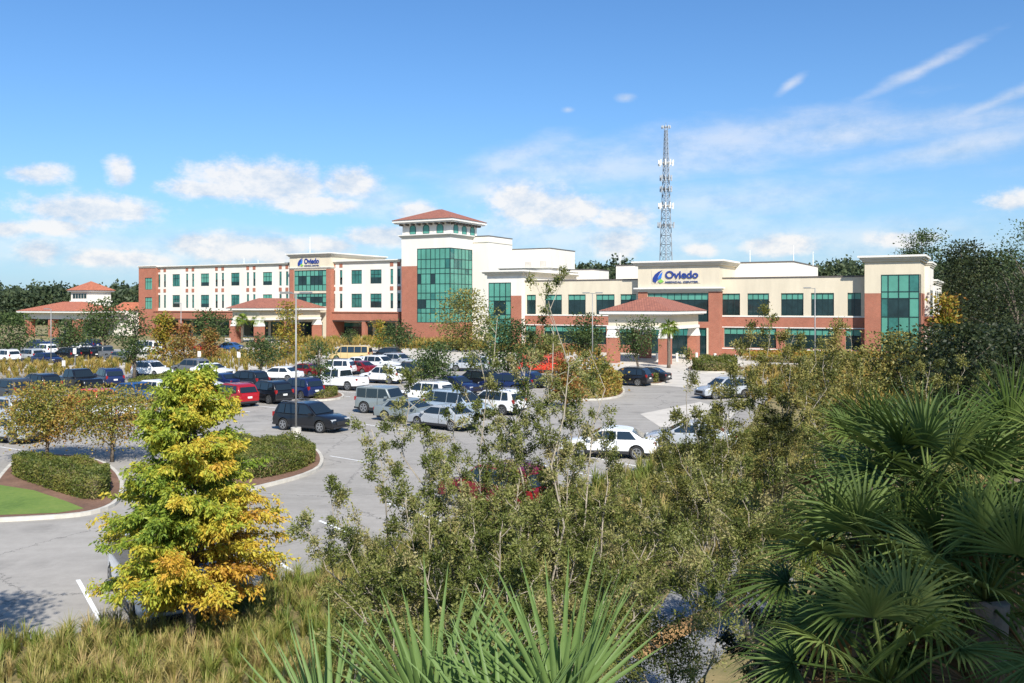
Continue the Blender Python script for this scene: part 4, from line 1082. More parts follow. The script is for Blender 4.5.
# ------------------------------------------------------------------ leaves and trees
def rand_dirs(rng, n):
    v = rng.normal(size=(n,3)); return v/np.linalg.norm(v,axis=1,keepdims=True)
def leaf_quads(cen, dirs, ln, wd, rng, droop=0.0):
    """one folded-diamond leaf per centre: (V,F)"""
    n = len(cen); side = np.cross(dirs, rand_dirs(rng,n)); side /= (np.linalg.norm(side,axis=1,keepdims=True)+1e-9)
    ln = np.broadcast_to(ln,(n,))[:,None]; wd = np.broadcast_to(wd,(n,))[:,None]
    tip = cen+dirs*ln; tip[:,2] -= droop*ln[:,0]
    mid = cen+dirs*ln*.45
    V_ = np.stack([cen, mid+side*wd*.5, tip, mid-side*wd*.5], 1).reshape(-1,3)
    F_ = np.arange(4*n).reshape(n,4); return V_, F_
def clump_tree(name, loc, H_, rad, mat_, label, cat='tree', group=None, shape='round', z0=.28, ncl=60, per=40, leaf=.16, seed=0, trunk='bark', tr=.12, flat=1.0, cl=.28, droop=0, lean=(0,0)):
    rng = np.random.default_rng(seed); root = empty(name, (loc[0],loc[1],0), 0, label, cat, group)
    zb = H_*z0; C_ = []
    k = 0
    while len(C_) < ncl:
        k += 1
        p = rng.uniform(-1,1,3); t = (p[2]+1)/2
        if shape == 'round':
            if np.dot(p,p) > 1 or np.dot(p,p) < .12: continue
            x, y, z = p[0]*rad, p[1]*rad, zb+(H_-zb)*(.5+.5*p[2])
        elif shape == 'cone':
            rr_ = (1-t)**.75*(.35+.65*min(1,t*5+.45)); 
            if p[0]**2+p[1]**2 > 1: continue
            x, y, z = p[0]*rad*rr_, p[1]*rad*rr_, zb+(H_-zb)*t
        elif shape == 'column':
            rr_ = math.sin(math.pi*(t*.86+.1))**.6
            if p[0]**2+p[1]**2 > 1: continue
            x, y, z = p[0]*rad*rr_, p[1]*rad*rr_, zb+(H_-zb)*t
        else:   # spreading oak: several lobes
            rr_ = math.sqrt(max(0,1-(abs(t-.42)/.62)**2))
            if p[0]**2+p[1]**2 > 1: continue
            x, y, z = p[0]*rad*rr_, p[1]*rad*rr_, zb+(H_-zb)*t
        q = 1+.22*math.sin(x*2.1/rad*2+seed)+.18*math.sin(y*3.3/rad+seed*2)+.15*math.sin(z*9/H_+seed*3)
        C_.append((x*q+lean[0]*t, y*q+lean[1]*t, z))
    C_ = np.array(C_)
    s = rad*cl*rng.uniform(.6,1.25,(ncl,1,1))
    off = rng.normal(size=(ncl,per,3))*s*np.array([1,1,.6*flat]); pts = (C_[:,None,:]+off).reshape(-1,3)
    pts[:,2] = np.clip(pts[:,2], zb*.55, H_*1.04)
    dirs = off.reshape(-1,3)+rng.normal(size=(ncl*per,3))*s.repeat(per,1).reshape(-1,1)*.8; dirs /= np.linalg.norm(dirs,axis=1,keepdims=True)+1e-9
    n = len(pts); l = leaf*rng.uniform(.6,1.4,n)
    Vv, Ff = leaf_quads(pts, dirs, l, l*.62, rng, droop)
    tint = np.clip(np.repeat(rng.uniform(.15,.85,ncl),per)+rng.normal(size=n)*.16, 0, 1)
    fast_mesh('crown', Vv, Ff, LM[mat_], root, tint)
    mb = MB(); top = Vector((lean[0]*.7,lean[1]*.7,H_*(.9 if shape in('cone','column') else .62)))
    wob = [Vector((rng.normal()*.03*H_*.3, rng.normal()*.03*H_*.3, 0)) for _ in range(5)]
    spine = [Vector((0,0,-.05)), top*.25+wob[0], top*.5+wob[1], top*.75+wob[2], top]
    mb.tube(spine, [tr*1.25,tr,tr*.8,tr*.5,tr*.18], 7)
    idx = rng.choice(ncl, min(ncl,14), replace=False)
    for i in idx:
        c = Vector(C_[i]); b0 = max(.12, min(.9, (c.z-H_*.12)/top.z*.65)); j = b0*4; a = spine[int(j)].lerp(spine[min(4,int(j)+1)], j-int(j))
        m2 = a.lerp(c,.5)+Vector((0,0,.05*H_)); mb.tube([a,m2,c], [tr*.42,tr*.26,tr*.08], 5)
    mb.build('trunk', M[trunk], root, smooth=True)
    return root
TREES = [ # name, px, base row, top row, half width px, material, shape, z0, clumps, per, leaf, label, group
 ('live_oak',261,380,335,17,'oak','round',.30,60,40,.20,'round young oak on the small island left of the light pole'),
 ('live_oak',318,396,343,15,'oak','column',.25,45,40,.17,'slim young oak on the island beside the white pickup truck'),
 ('bald_cypress',288,359,304,15,'goldfar','cone',.18,60,34,.30,'yellow green cypress in front of the left entrance canopy'),
 ('live_oak',134,381,311,15,'oak','column',.30,60,40,.22,'tall slim oak at the end of the dry grass strip'),
 ('live_oak',104,358,300,17,'oak','round',.2,70,40,.32,'round green oak before the orange roofed clinic'),
 ('live_oak',70,357,318,16,'oak','round',.2,60,36,.30,'low dark oak in front of the clinic columns'),
 ('live_oak',10,360,316,22,'oak','spread',.15,80,40,.32,'wide dark oak at the left edge beyond the far car park'),
 ('bald_cypress',163,366,314,14,'goldfar','cone',.15,60,34,.30,'yellow green cypress left of the rusty pair'),
 ('bald_cypress',184,366,326,15,'rust','cone',.15,50,34,.28,'rusty cypress below the left wing brick band'),
 ('bald_cypress',211,362,330,12,'rust','cone',.15,44,34,.28,'small rusty cypress beside the dark round oak'),
 ('live_oak',213,352,311,16,'oak','round',.25,60,40,.34,'dark round oak standing in front of the left wing colonnade'),
 ('cabbage_palm',0,0,0,0,'','',0,0,0,0,''),
 ('live_oak',397,357,321,14,'oak','round',.25,55,36,.30,'round oak below the corner tower left of the glass bay'),
 ('bald_cypress',379,352,322,9,'goldfar','cone',.2,40,30,.28,'small yellow cypress in the dark ground floor recess'),
 ('live_oak',350,350,328,6,'oak','round',.3,24,26,.25,'tiny oak in the grasses in front of the recessed ground floor'),
 ('live_oak',434,392,345,22,'oak','spread',.22,80,44,.20,'spreading oak on the middle island among the parked cars'),
 ('live_oak',466,352,292,25,'willow','spread',.12,110,44,.34,'large feathery oak in front of the tower glass'),
 ('live_oak',508,384,322,26,'oak','spread',.16,100,44,.24,'dense dark oak below the narrow glass bay'),
 ('live_oak',541,368,332,18,'willow','round',.2,60,40,.26,'olive green tree before the first right wing windows'),
 ('live_oak',585,372,316,17,'oak','round',.25,70,40,.26,'oak against the brick left of the entrance canopy'),
 ('live_oak',637,377,318,17,'oak','round',.36,70,40,.22,'young oak under the front beam of the entrance canopy'),
 ('bald_cypress',596,396,352,22,'ochre','round',.1,60,34,.22,'yellow green shrubby cypress on the central island'),
 ('bald_cypress',566,408,360,18,'rust','cone',.1,60,34,.24,'rusty young cypress at the edge of the central island'),
 ('bald_cypress',47,462,386,34,'ochre','round',.30,130,90,.11,'rusty young cypress in the left planting island'),
 ('bald_cypress',112,462,388,34,'ochre','round',.30,120,80,.11,'thin orange cypress behind the golden cypress'),
 ('bald_cypress',944,398,298,20,'goldfar','cone',.12,90,36,.26,'orange yellow cypress right of the brick and glass end block'),
 ('live_oak',897,402,336,34,'willow','spread',.12,120,46,.22,'grey green tree in front of the end block glass'),
 ('live_oak',828,400,352,26,'willow','spread',.1,90,40,.2,'olive shrubby tree below the right wing ground floor windows'),
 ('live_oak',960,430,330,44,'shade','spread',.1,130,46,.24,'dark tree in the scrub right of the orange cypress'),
]
gi = 0
for i,(nm,px,by,ty,hwp,mt,shp,z0,nc,per,lf,lab) in enumerate(TREES):
    if not hwp: continue
    x, y = G(px,by); s_ = FP/y; H_ = EYE+(HZ-ty)/s_; 
    clump_tree(nm, (x,y), H_, hwp/s_, mt, lab, 'tree', 'young cypresses in the car park' if 'cypress' in nm else 'oaks in the car park and before the hospital', shp, z0, nc, int(per*.95), lf, 100+i, tr=max(.06,min(.16,H_*.022)), cl=.27)
# big trees behind and right of the building
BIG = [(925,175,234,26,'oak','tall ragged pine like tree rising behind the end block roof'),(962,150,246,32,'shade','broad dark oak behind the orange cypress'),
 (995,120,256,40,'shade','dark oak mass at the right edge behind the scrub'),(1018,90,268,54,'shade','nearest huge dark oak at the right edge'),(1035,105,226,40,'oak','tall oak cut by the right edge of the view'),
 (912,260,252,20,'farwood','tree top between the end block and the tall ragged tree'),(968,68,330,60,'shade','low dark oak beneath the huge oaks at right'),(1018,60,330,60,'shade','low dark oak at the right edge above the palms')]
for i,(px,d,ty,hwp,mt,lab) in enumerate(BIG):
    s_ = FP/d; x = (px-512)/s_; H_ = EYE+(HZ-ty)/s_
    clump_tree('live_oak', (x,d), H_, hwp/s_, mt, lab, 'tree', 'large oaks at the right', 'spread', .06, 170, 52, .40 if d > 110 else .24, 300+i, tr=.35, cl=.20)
# far wood, one uncountable belt
rng = np.random.default_rng(5); pts = []; 
def belt(p0, p1, d0, d1, hfun, n):
    for _ in range(n):
        px = rng.uniform(p0,p1); d = rng.uniform(d0,d1); top = hfun(px)+rng.normal()*2.0
        Ht = EYE+(HZ-top)/FP*d; x = (px-512)/FP*d; z = rng.uniform(.05,1)**.7*Ht
        r_ = (1-z/Ht)*2.5+.8
        k = 26; pts.append(np.array([x,d,z])+rng.normal(size=(k,3))*np.array([r_,r_,1.1]))
belt(-60,140,330,420,lambda p: 292+2.5*math.sin(p*.09)+2*math.sin(p*.31)-(0 if p>20 else 2),1500)
belt(560,640,300,360,lambda p: 268+2*math.sin(p*.2),500)
belt(815,880,300,380,lambda p: 266+3*math.sin(p*.17),500)
belt(930,1150,200,420,lambda p: 268+5*math.sin(p*.05),1400)
pp = np.concatenate(pts); dd = rand_dirs(rng,len(pp)); Vv,Ff = leaf_quads(pp, dd, 1.3*rng.uniform(.6,1.5,len(pp)), 1.0, rng)
o = fast_mesh('far_wood', Vv, Ff, LM['farwood'], None, rng.uniform(0,1,len(pp)))
tag(o, 'dark wood along the horizon behind the buildings', 'wood', kind='stuff')

# ------------------------------------------------------------------ cabbage palms
def blade_fan(origin, axis, up, nbl, span, length, width, rng, droop=.25, stiff=1.0):
    """a palm leaf fan: list of folded strips; returns verts, quads"""
    axis = axis.normalized(); side = axis.cross(up).normalized(); nrm = side.cross(axis).normalized()
    Vs = []; Fs = []
    for k in range(nbl):
        t = (k+.5)/nbl*2-1; an = t*span/2
        d = (axis*math.cos(an)+side*math.sin(an)+nrm*(.10*abs(t)+.05*rng.normal())).normalized()
        L_ = length*(1-.28*abs(t)**2.5)*rng.uniform(.88,1.08)
        sd_ = d.cross(nrm).normalized(); segs = 5; pr = []
        fold = nrm*width*.45
        for j in range(segs+1):
            f = j/segs; c = origin+d*L_*f+Vector((0,0,-1))*(droop*L_*f**2.6*rng.uniform(.8,1.25))
            wv = width*(.25+1.1*f if f < .35 else (.635+.0)*(1-f)/.65+.03)*.5*2
            pr.append((c-sd_*wv*.5, c-fold*(1-f)*.8, c+sd_*wv*.5))
        b = len(Vs)
        for r_ in pr: Vs += [tuple(q) for q in r_]
        for j in range(segs):
            a = b+3*j; Fs += [(a,a+3,a+4,a+1),(a+1,a+4,a+5,a+2)]
    return Vs, Fs
def palm(name, base, ztop, label, nleaf, fan, nbl, mat_='palm', seed=0, pet=.7, wid=.045, el=(-.5,1.2), azr=(0,360), group=None, trunk=True, tr=.16, cat='palm tree', drp=.3, dead=0, sp=(190,250)):
    rng = np.random.default_rng(seed); root = empty(name, (base[0],base[1],0), 0, label, cat, group)
    top = Vector((0,0,ztop))
    if trunk:
        mb = MB(); n = 9; mb.tube([(rng.normal()*.02,rng.normal()*.02,ztop*k/n) for k in range(n+1)], [tr*(1.2 if k==0 else 1+.07*(k%2)) for k in range(n+1)], 9); mb.build('trunk', M['palmbark'], root, smooth=True)
    for k in range(nleaf):
        f = (k+.5)/nleaf; e = el[1]+(el[0]-el[1])*f+rng.normal()*.08; a = R(azr[0]+(azr[1]-azr[0])*((k*.618034)%1))+rng.normal()*.1
        d = Vector((math.sin(a)*math.cos(e), math.cos(a)*math.cos(e), math.sin(e)))
        p1 = top+d*pet*.55; p2 = top+d*pet+Vector((0,0,-.12*pet))
        d2 = (d+Vector((0,0,-.28+.2*rng.normal()))).normalized()
        tw = Vector((rng.normal()*.35,rng.normal()*.35,1)).normalized()
        mb = MB(); mb.tube([top,p1,p2],[.018,.014,.010],4,m=0)
        Vs,Fs = blade_fan(p2, d2, tw, nbl, R(rng.uniform(*sp)), fan*rng.uniform(.85,1.1), wid, rng, drp*rng.uniform(.7,1.5))
        me_v = np.array(mb.v+Vs); nb = len(mb.v); faces = [f_ for f_ in mb.f if len(f_)==4]+[tuple(nb+i for i in f_) for f_ in Fs]
        tint = np.full(len(faces), np.clip(rng.uniform(.3,.8),0,1))+rng.normal(size=len(faces))*.06
        fast_mesh('frond', me_v, np.array(faces), LM['deadfrond' if k >= nleaf-dead else mat_], root, tint)
    return root
def palm_at(px, by, ty, label, fanpx):
    x, y = G(px,by); s_ = FP/y; zt = EYE+(HZ-ty)/s_
    return palm('cabbage_palm',(x,y),zt,label,20,fanpx/s_*.62,12,'lime',int(px),pet=fanpx/s_*.42,wid=.20,el=(-.7,1.3),tr=.2,group='cabbage palms before the hospital',drp=.5)
palm_at(669,368,327,'cabbage palm with a pale leaning trunk before the right entrance canopy',13)
palm_at(242,343,319,'cabbage palm before the left canopy, left one of the pair',9)
palm_at(258,343,319,'cabbage palm before the left canopy, right one of the pair',9)

# near palms (right) and palmetto blades (bottom)
def near(px, py, d): 
    p = P3(px,py,d); return (p.x,p.y), p.z
NP = [ # px, py of the heart, depth, fan, fronds, elevation range, seed, label
 (930,505,8.2,.88,32,(-.9,1.45),11,'large fan palm at right with a dense sunlit crown'),
 (870,590,7.4,.76,24,(-1.0,1.35),12,'fan palm with drooping fronds left of the large palm'),
 (1015,478,9.2,.85,26,(-.8,1.5),13,'fan palm at the right edge with upright fronds'),
 (880,478,10.5,.72,16,(-.5,1.45),14,'smaller fan palm behind the large palm, spiky fronds against the scrub'),
 (985,600,7.0,.70,26,(-1.0,1.45),15,'shaded fan palm in the bottom right corner'),
 (885,690,6.4,.55,20,(-.6,1.45),16,'low fan palm at the bottom edge under the large palm'),
]
for px,py,d,fan,n,elr,sdv,lab in NP:
    b, z = near(px,py,d); palm('fan_palm', b, z, lab, n, fan, 32, 'palm', sdv, pet=.66, wid=.044, el=elr, group='fan palms at the lower right', tr=.15, drp=.20, dead=5)
NB = [(432,742,4.4,.76,6,21,'bright green palmetto left of centre at the bottom edge'),(562,735,4.3,.78,7,22,'tallest bright green palmetto, right of centre at the bottom edge'),
      (330,775,4.7,.80,5,23,'palmetto with long leaning blades, leftmost at the bottom edge'),(500,775,4.0,.74,5,24,'palmetto between the two tall palmettos at the bottom edge')]
for px,py,d,fan,n,sdv,lab in NB:
    b, z = near(px,py,d); palm('saw_palmetto', b, z, lab, n, fan, 10, 'palmlit', sdv, pet=.12, wid=.047, sp=(60,130), el=(.8,1.45), group='palmettos at the bottom edge', tr=.10, cat='palmetto', drp=.04, azr=(0,360))

# ------------------------------------------------------------------ branching shrubs
def branchy(name, base, stems, mat_, label, seed, leaf=.045, tw_len=.9, tw_step=.16, lv=12, sub=4, bark='palebark', cat='shrub', group=None, start=.3, r0=.03, asp=.42, upb=.25, scat=.03):
    """stems: list of tip points (local to base). Leaves sit along twigs and sub-twigs."""
    rng = np.random.default_rng(seed); root = empty(name, (base[0],base[1],base[2] if len(base)>2 else 0), 0, label, cat, group)
    mb = MB(); PT = []; DR_ = []; TI = []
    for (tip, dens) in stems:
        tip = Vector(tip); L_ = tip.length; a = Vector((rng.normal()*.12,rng.normal()*.12,-.1))
        side = Vector((rng.normal(),rng.normal(),0))*.06*L_
        mid1 = a.lerp(tip,.33)+side+Vector((0,0,.08*L_)); mid2 = a.lerp(tip,.68)+side*.6+Vector((0,0,.06*L_))
        P_ = [a,mid1,mid2,tip]
        def cr(t):
            u = 1-t; return P_[0]*u**3+P_[1]*3*u*u*t+P_[2]*3*u*t*t+P_[3]*t**3
        n = 9; pl = [cr(k/n)+Vector((rng.normal(),rng.normal(),rng.normal()*.4))*.018*L_*(.2 if k in(0,n) else 1) for k in range(n+1)]
        mb.tube(pl, [r0*(1-.86*k/n) for k in range(n+1)], 5)
        m = int(L_*(1-start)/tw_step*dens)
        for q in range(m):
            t = start+(1-start)*(q+rng.uniform(0,1))/max(1,m); j = min(n-1,int(t*n)); o_ = pl[j].lerp(pl[j+1], t*n-j)
            ax = (pl[j+1]-pl[j]).normalized()
            d = Vector(rng.normal(size=3)); d -= ax*d.dot(ax); d.normalize(); d = (d+ax*.7+Vector((0,0,upb))).normalized()
            tl = tw_len*(1.05-t*.72)*rng.uniform(.45,1.15)
            tint = np.clip(rng.uniform(.1,.9),0,1)
            bend = Vector(rng.normal(size=3))*.12*tl
            e1 = o_+d*tl*.5+bend; e2 = o_+d*tl+Vector((0,0,-.05*tl))
            mb.tube([o_,e1,e2],[r0*.28,r0*.18,r0*.07],3,cap=False)
            tws = [(o_.lerp(e1,.5),e1,e2)]
            for s__ in range(sub):
                f = rng.uniform(.25,1); so = e1.lerp(e2,f); sdv = (d+Vector(rng.normal(size=3))*.85).normalized(); sl_ = tl*rng.uniform(.3,.6)
                se = so+sdv*sl_; tws.append((so, so.lerp(se,.5), se))
                if s__ % 2 == 0: mb.tube([so,se],[r0*.13,r0*.05],3,cap=False)
            for (b0,b1,b2) in tws:
                B0,B1,B2 = (np.array(tuple(q_)) for q_ in (b0,b1,b2)); f = rng.uniform(0,1,(lv,1))
                pq = np.where(f < .5, B0+(B1-B0)*f*2, B1+(B2-B1)*(f*2-1))+rng.normal(size=(lv,3))*scat
                ax_ = (B2-B0)/(np.linalg.norm(B2-B0)+1e-9); dq = ax_+rng.normal(size=(lv,3))*.8; dq /= np.linalg.norm(dq,axis=1,keepdims=True)
                PT.append(pq); DR_.append(dq); TI.append(tint+rng.normal(size=lv)*.15)
    PT = np.concatenate(PT); DR_ = np.concatenate(DR_); TI = np.concatenate(TI)
    l = leaf*rng.uniform(.65,1.4,len(PT)); Vv,Ff = leaf_quads(PT, DR_, l, l*asp, rng)
    fast_mesh('foliage', Vv, Ff, LM[mat_], root, np.clip(TI,0,1))
    mb.build('branches', M[bark], root, smooth=True)
    return root
def pix_stems(bx, by_, lst, rng):
    return [((P3(px,py,d).x-bx, P3(px,py,d).y-by_, P3(px,py,d).z), dens) for px,py,d,dens in lst]
rg = random.Random(3)
# central wax myrtle / oak thicket: bush A (left), B (tall whips), C (low mass)
def bush(label, bpx, bd, lst, seed, **kw):
    bx = (bpx-512)/FP*bd
    return branchy('leafy_shrub', (bx,bd), pix_stems(bx,bd,lst,None), kw.pop('mat_','shrub'), label, seed, group='wild shrubs in the foreground', **kw)
bush('sprawling pale barked shrub at centre with one arm reaching over the parked cars', 470, 14, [(398,372,13.5,1),(372,430,13,1.1),(330,485,13,1.2),(300,520,13,1.1),(345,540,12.5,1.4),(420,430,14,1.1),(445,460,13,1.3),(405,500,12.5,1.4),(455,400,14.5,.7),(330,590,12,1.3),(390,570,12,1.5),(470,520,13,1.5)], 1, tw_len=.8, start=.3, lv=30, sub=6, leaf=.044)
bush('tall whippy shrub at centre with bare shoots reaching up to the hospital windows', 560, 15, [(567,268,15,.42),(537,285,15.5,.42),(498,318,15.5,.5),(478,352,15,.6),(520,360,15,.9),(548,390,14.5,1.1),(590,350,15.5,.55),(505,430,14,1.4),(560,440,14.5,1.4),(600,420,15,1),(620,470,15,1.2),(460,385,15.5,.8),(535,345,15.5,.7),(560,395,15,1),(580,400,15,.9),(520,480,14,1.4),(480,470,14,1.2)], 2, tw_len=.74, start=.33, lv=28, sub=6, leaf=.044)
bush('dense low shrub filling the bottom centre behind the palmettos', 500, 11.5, [(420,560,11.5,1.6),(470,570,11.5,1.6),(520,560,11,1.6),(575,555,11,1.6),(620,570,11.5,1.5),(380,610,11,1.6),(340,640,10.5,1.4),(450,620,10.5,1.6),(540,620,10,1.6),(600,630,10,1.6),(650,600,11,1.3),(500,530,12,1.5),(470,498,12.5,1.2),(520,505,12.5,1.3),(548,512,12.5,1.3),(430,520,12,1.3)], 3, tw_len=.9, start=.25, lv=38, sub=6, leaf=.045)
bush('dense green shrub right of centre under the tall whips', 590, 15.5, [(560,490,15,1.5),(600,500,15,1.5),(640,500,16,1.4),(575,530,14.5,1.6),(620,545,15,1.5),(660,540,16,1.2),(540,520,14.5,1.5)], 4, tw_len=.9, start=.25, lv=24, sub=6, leaf=.046)
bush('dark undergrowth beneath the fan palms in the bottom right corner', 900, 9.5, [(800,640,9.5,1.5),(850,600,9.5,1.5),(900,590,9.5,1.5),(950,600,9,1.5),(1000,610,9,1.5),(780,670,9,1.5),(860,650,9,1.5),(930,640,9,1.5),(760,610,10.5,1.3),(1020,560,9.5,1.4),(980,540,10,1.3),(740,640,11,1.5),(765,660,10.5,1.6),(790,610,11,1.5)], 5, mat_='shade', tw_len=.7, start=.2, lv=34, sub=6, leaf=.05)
# scrub on the right
SC = [(700,26,[(690,362,26,.8),(655,450,25,1),(735,375,26,1),(720,410,26,1.2),(670,480,24,1.2),(745,450,26,1.3),(705,480,24,1.4),(640,500,23,1.1),(668,425,25,1.1),(695,415,25,1.2),(715,440,25,1.3),(728,392,26,1.2)],'grey green scrub bush with a spray above the pavement'),
 (775,30,[(762,318,30,1.0),(748,330,30,1.0),(735,345,30,1),(780,328,30,1),(795,335,30,1.2),(815,348,31,1.1),(750,392,29,1.5),(790,398,29,1.5),(720,400,29,1.1),(830,400,30,1.2),(770,440,28,1.5)],'tall olive scrub tree rising before the right wing windows'),
 (845,27,[(850,328,27,.9),(835,340,27,1),(825,350,27,1),(870,350,27,1),(840,400,26,1.4),(875,410,26,1.3),(810,420,26,1.4),(890,440,25,1.2),(850,450,25,1.5)],'olive scrub tree with upright wands left of the end block'),
 (750,20,[(700,470,20,1.4),(740,460,20,1.4),(780,470,20,1.4),(720,510,19,1.5),(770,510,19,1.5),(810,490,19,1.4),(690,530,19,1.2),(800,540,18,1.5)],'dense scrub bush at right of centre above the gravel path'),
 (880,18,[(860,430,18,1),(900,420,18,1),(930,440,18,1.1),(850,470,17,1.3),(890,480,17,1.4),(830,500,17,1.2)],'scrub bush behind the spiky fan palm'),
 (930,34,[(900,372,34,1),(930,362,34,1.1),(965,370,34,1.1),(990,380,33,1.2),(915,410,33,1.4),(950,415,32,1.5),(980,420,32,1.4),(880,400,34,1.1)],'dark scrub clump right of the grey green tree'),
 (690,16,[(640,560,16,1),(670,540,16,1.2),(700,560,15.5,1.2),(640,600,15,1.2),(730,580,15,1),(610,590,15,1.3)],'thin twiggy bush beside the gravel path')]
for i,(bpx,bd,lst,lab) in enumerate(SC):
    bush(lab, bpx, bd, lst, 40+i, mat_='willow' if bd > 22 else 'shrub', leaf=.032+.0017*bd, tw_len=.6+.022*bd, tw_step=.2+.008*bd, lv=36, sub=6, r0=.018+.0005*bd, start=.18, scat=.07)

# golden cypress in front: trunk with tiers of feathery drooping sprays
def cypress_front():
    x, y = -7.15, 20.0; H_ = 6.0
    root = empty('bald_cypress', (x,y,0), 0, 'golden yellow and green cypress glowing in front of the white minivan', 'tree')
    rng = np.random.default_rng(77); mb = MB(); sp = [Vector((.02*math.sin(k*1.7),.02*math.cos(k),H_*k/8)) for k in range(9)]
    mb.tube(sp, [.13,.10,.09,.075,.06,.045,.03,.02,.006], 8)
    PT=[];DR_=[];TI=[]
    nb = 270
    for k in range(nb):
        f = k/nb; z = .95+(H_-1.0)*f+rng.normal()*.12*(1-f); a = k*2.399963+rng.normal()*.6
        tt = (z-.95)/(H_-.95); rad = (2.12*(1-tt)**.50*min(1,.70+tt*2.2)+.08)*rng.uniform(.5,1.05)*(1+.10*math.sin(a*2+tt*7)+.08*math.sin(a*3-tt*13))*1.06
        d = Vector((math.cos(a),math.sin(a),.22+.35*tt+.22*rng.normal())).normalized(); o_ = Vector((0,0,z)); L_ = rad
        e = o_+d*L_+Vector((0,0,-.10*L_)); m_ = o_.lerp(e,.5)+Vector((0,0,.07*L_)); mb.tube([o_,m_,e],[.024*(1-tt*.6),.013,.004],4,cap=False)
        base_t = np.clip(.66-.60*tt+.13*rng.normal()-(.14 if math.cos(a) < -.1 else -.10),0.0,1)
        nt = int(10+22*L_/2)
        for q in range(nt):
            u = rng.uniform(.18,1.0); p = (o_.lerp(m_,u*2) if u<.5 else m_.lerp(e,u*2-1))
            sd_ = Vector((-d.y,d.x,0))*(1 if rng.random()<.5 else -1); sdir = (d*.75+sd_*rng.uniform(.3,1)+Vector((0,0,rng.normal()*.25-.12))).normalized()
            sl_ = (.16+.38*(1-u*.6))*rng.uniform(.6,1.2)*(.6+.4*(1-tt)); 
            t0 = base_t+rng.normal()*.10
            m3 = int(12+26*sl_)
            for s__ in range(m3):
                g_ = rng.uniform(0,1); pp_ = p+sdir*sl_*g_+Vector((0,0,-.22*sl_*g_*g_))
                PT.append(pp_+Vector(rng.normal(size=3))*.035); dv = (sdir*.6+Vector(rng.normal(size=3))*.45+Vector((0,0,-.55))).normalized(); DR_.append(dv); TI.append(t0+rng.normal()*.06)
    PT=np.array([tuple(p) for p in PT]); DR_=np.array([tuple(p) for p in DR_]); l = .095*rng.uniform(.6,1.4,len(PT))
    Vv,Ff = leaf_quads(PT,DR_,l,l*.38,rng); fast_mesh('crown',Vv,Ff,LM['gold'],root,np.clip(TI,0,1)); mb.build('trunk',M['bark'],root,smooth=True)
cypress_front()

# ------------------------------------------------------------------ hedges
def hedge(pix, h, label, seed, raw=None, leaf=.09, dens=420, name='hedge', m='hedge'):
    poly = smooth_poly([G(*p) for p in pix], 2); rng = np.random.default_rng(seed)
    cx = sum(p[0] for p in poly)/len(poly); cy = sum(p[1] for p in poly)/len(poly)
    root = empty(name, (cx,cy,0), 0, label, 'hedge', 'clipped hedges around the car park')
    core = [(cx+(x-cx)*.9-cx, cy+(y-cy)*.9-cy) for x,y in poly]; mb = MB(); mb.prism(core,.05,h*.55); mb.build('inner_growth', M['meadow'], root)
    xs = [p[0] for p in poly]; ys = [p[1] for p in poly]
    def inside(x,y):
        c = False; n = len(poly)
        for i in range(n):
            x1,y1 = poly[i]; x2,y2 = poly[i-1]
            if (y1>y)!=(y2>y) and x < (x2-x1)*(y-y1)/(y2-y1)+x1: c = not c
        return c
    PT=[]
    area = abs(sum(poly[i][0]*poly[i-1][1]-poly[i-1][0]*poly[i][1] for i in range(len(poly))))/2
    n = int(min(26000, area*dens)); k = 0
    bump = lambda x,y: h*(.86+.10*math.sin(x*2.3+seed)+.09*math.sin(y*1.9+x)+.06*math.sin(x*5+y*4))
    while k < n:
        x = rng.uniform(min(xs),max(xs)); y = rng.uniform(min(ys),max(ys))
        if inside(x,y): PT.append((x-cx,y-cy,bump(x,y)*(1+.05*rng.normal()))); k += 1
    for i in range(len(poly)):
        a, b = poly[i-1], poly[i]; l = math.dist(a,b)
        for _ in range(int(l*h*dens*1.2)):
            t = rng.uniform(0,1); x = a[0]+(b[0]-a[0])*t; y = a[1]+(b[1]-a[1])*t; q = 1-.05*abs(rng.normal())
            PT.append(((x-cx)*q,(y-cy)*q,bump(x,y)*rng.uniform(.03,1)))
    PT = np.array(PT); D = rand_dirs(rng,len(PT)); D[:,2] = abs(D[:,2])*.8+.1; l = leaf*rng.uniform(.6,1.5,len(PT))
    Vv,Ff = leaf_quads(PT,D,l,l*.55,rng); ti = .5+.3*np.sin(PT[:,0]*1.7)*np.sin(PT[:,1]*2.1)+rng.normal(size=len(PT))*.2
    fast_mesh('foliage',Vv,Ff,LM[m],root,np.clip(ti,0,1)); return root
hedge([(8,478),(22,470),(60,472),(104,480),(112,496),(98,506),(70,500),(35,488)],.95,'low clipped hedge on the left island between lawn and cypress',1)
hedge([(196,478),(250,486),(306,472),(318,462),(306,454),(268,450),(220,456),(190,466)],1.0,'broad clipped hedge on the island behind the golden cypress',2)
hedge([(306,399),(318,401),(338,398),(336,394),(318,393)],.7,'small hedge around the island tree beside the white pickup',3,leaf=.12,dens=160)
hedge([(122,391),(160,388),(188,384),(180,380),(140,383)],.8,'low hedge beneath the slim oak beside the white SUV',4,leaf=.14,dens=120)
hedge([(688,371),(712,373),(738,371),(735,367),(705,366)],1.4,'dense hedge before the brick pier right of the entrance canopy',5,leaf=.18,dens=90)
hedge([(636,382),(652,385),(664,382),(655,378)],1.0,'small box hedge beside the black saloon at the entrance',6,leaf=.15,dens=120)
hedge([(562,400),(598,401),(624,396),(616,386),(584,385)],1.6,'mixed rusty hedge on the island before the black SUV',7,leaf=.2,dens=60,m='ochre')
hedge([(515,372),(560,375),(566,369),(520,366)],1.8,'red leaved shrub row beside the orange pickup',8,leaf=.2,dens=60,m='redshrub')
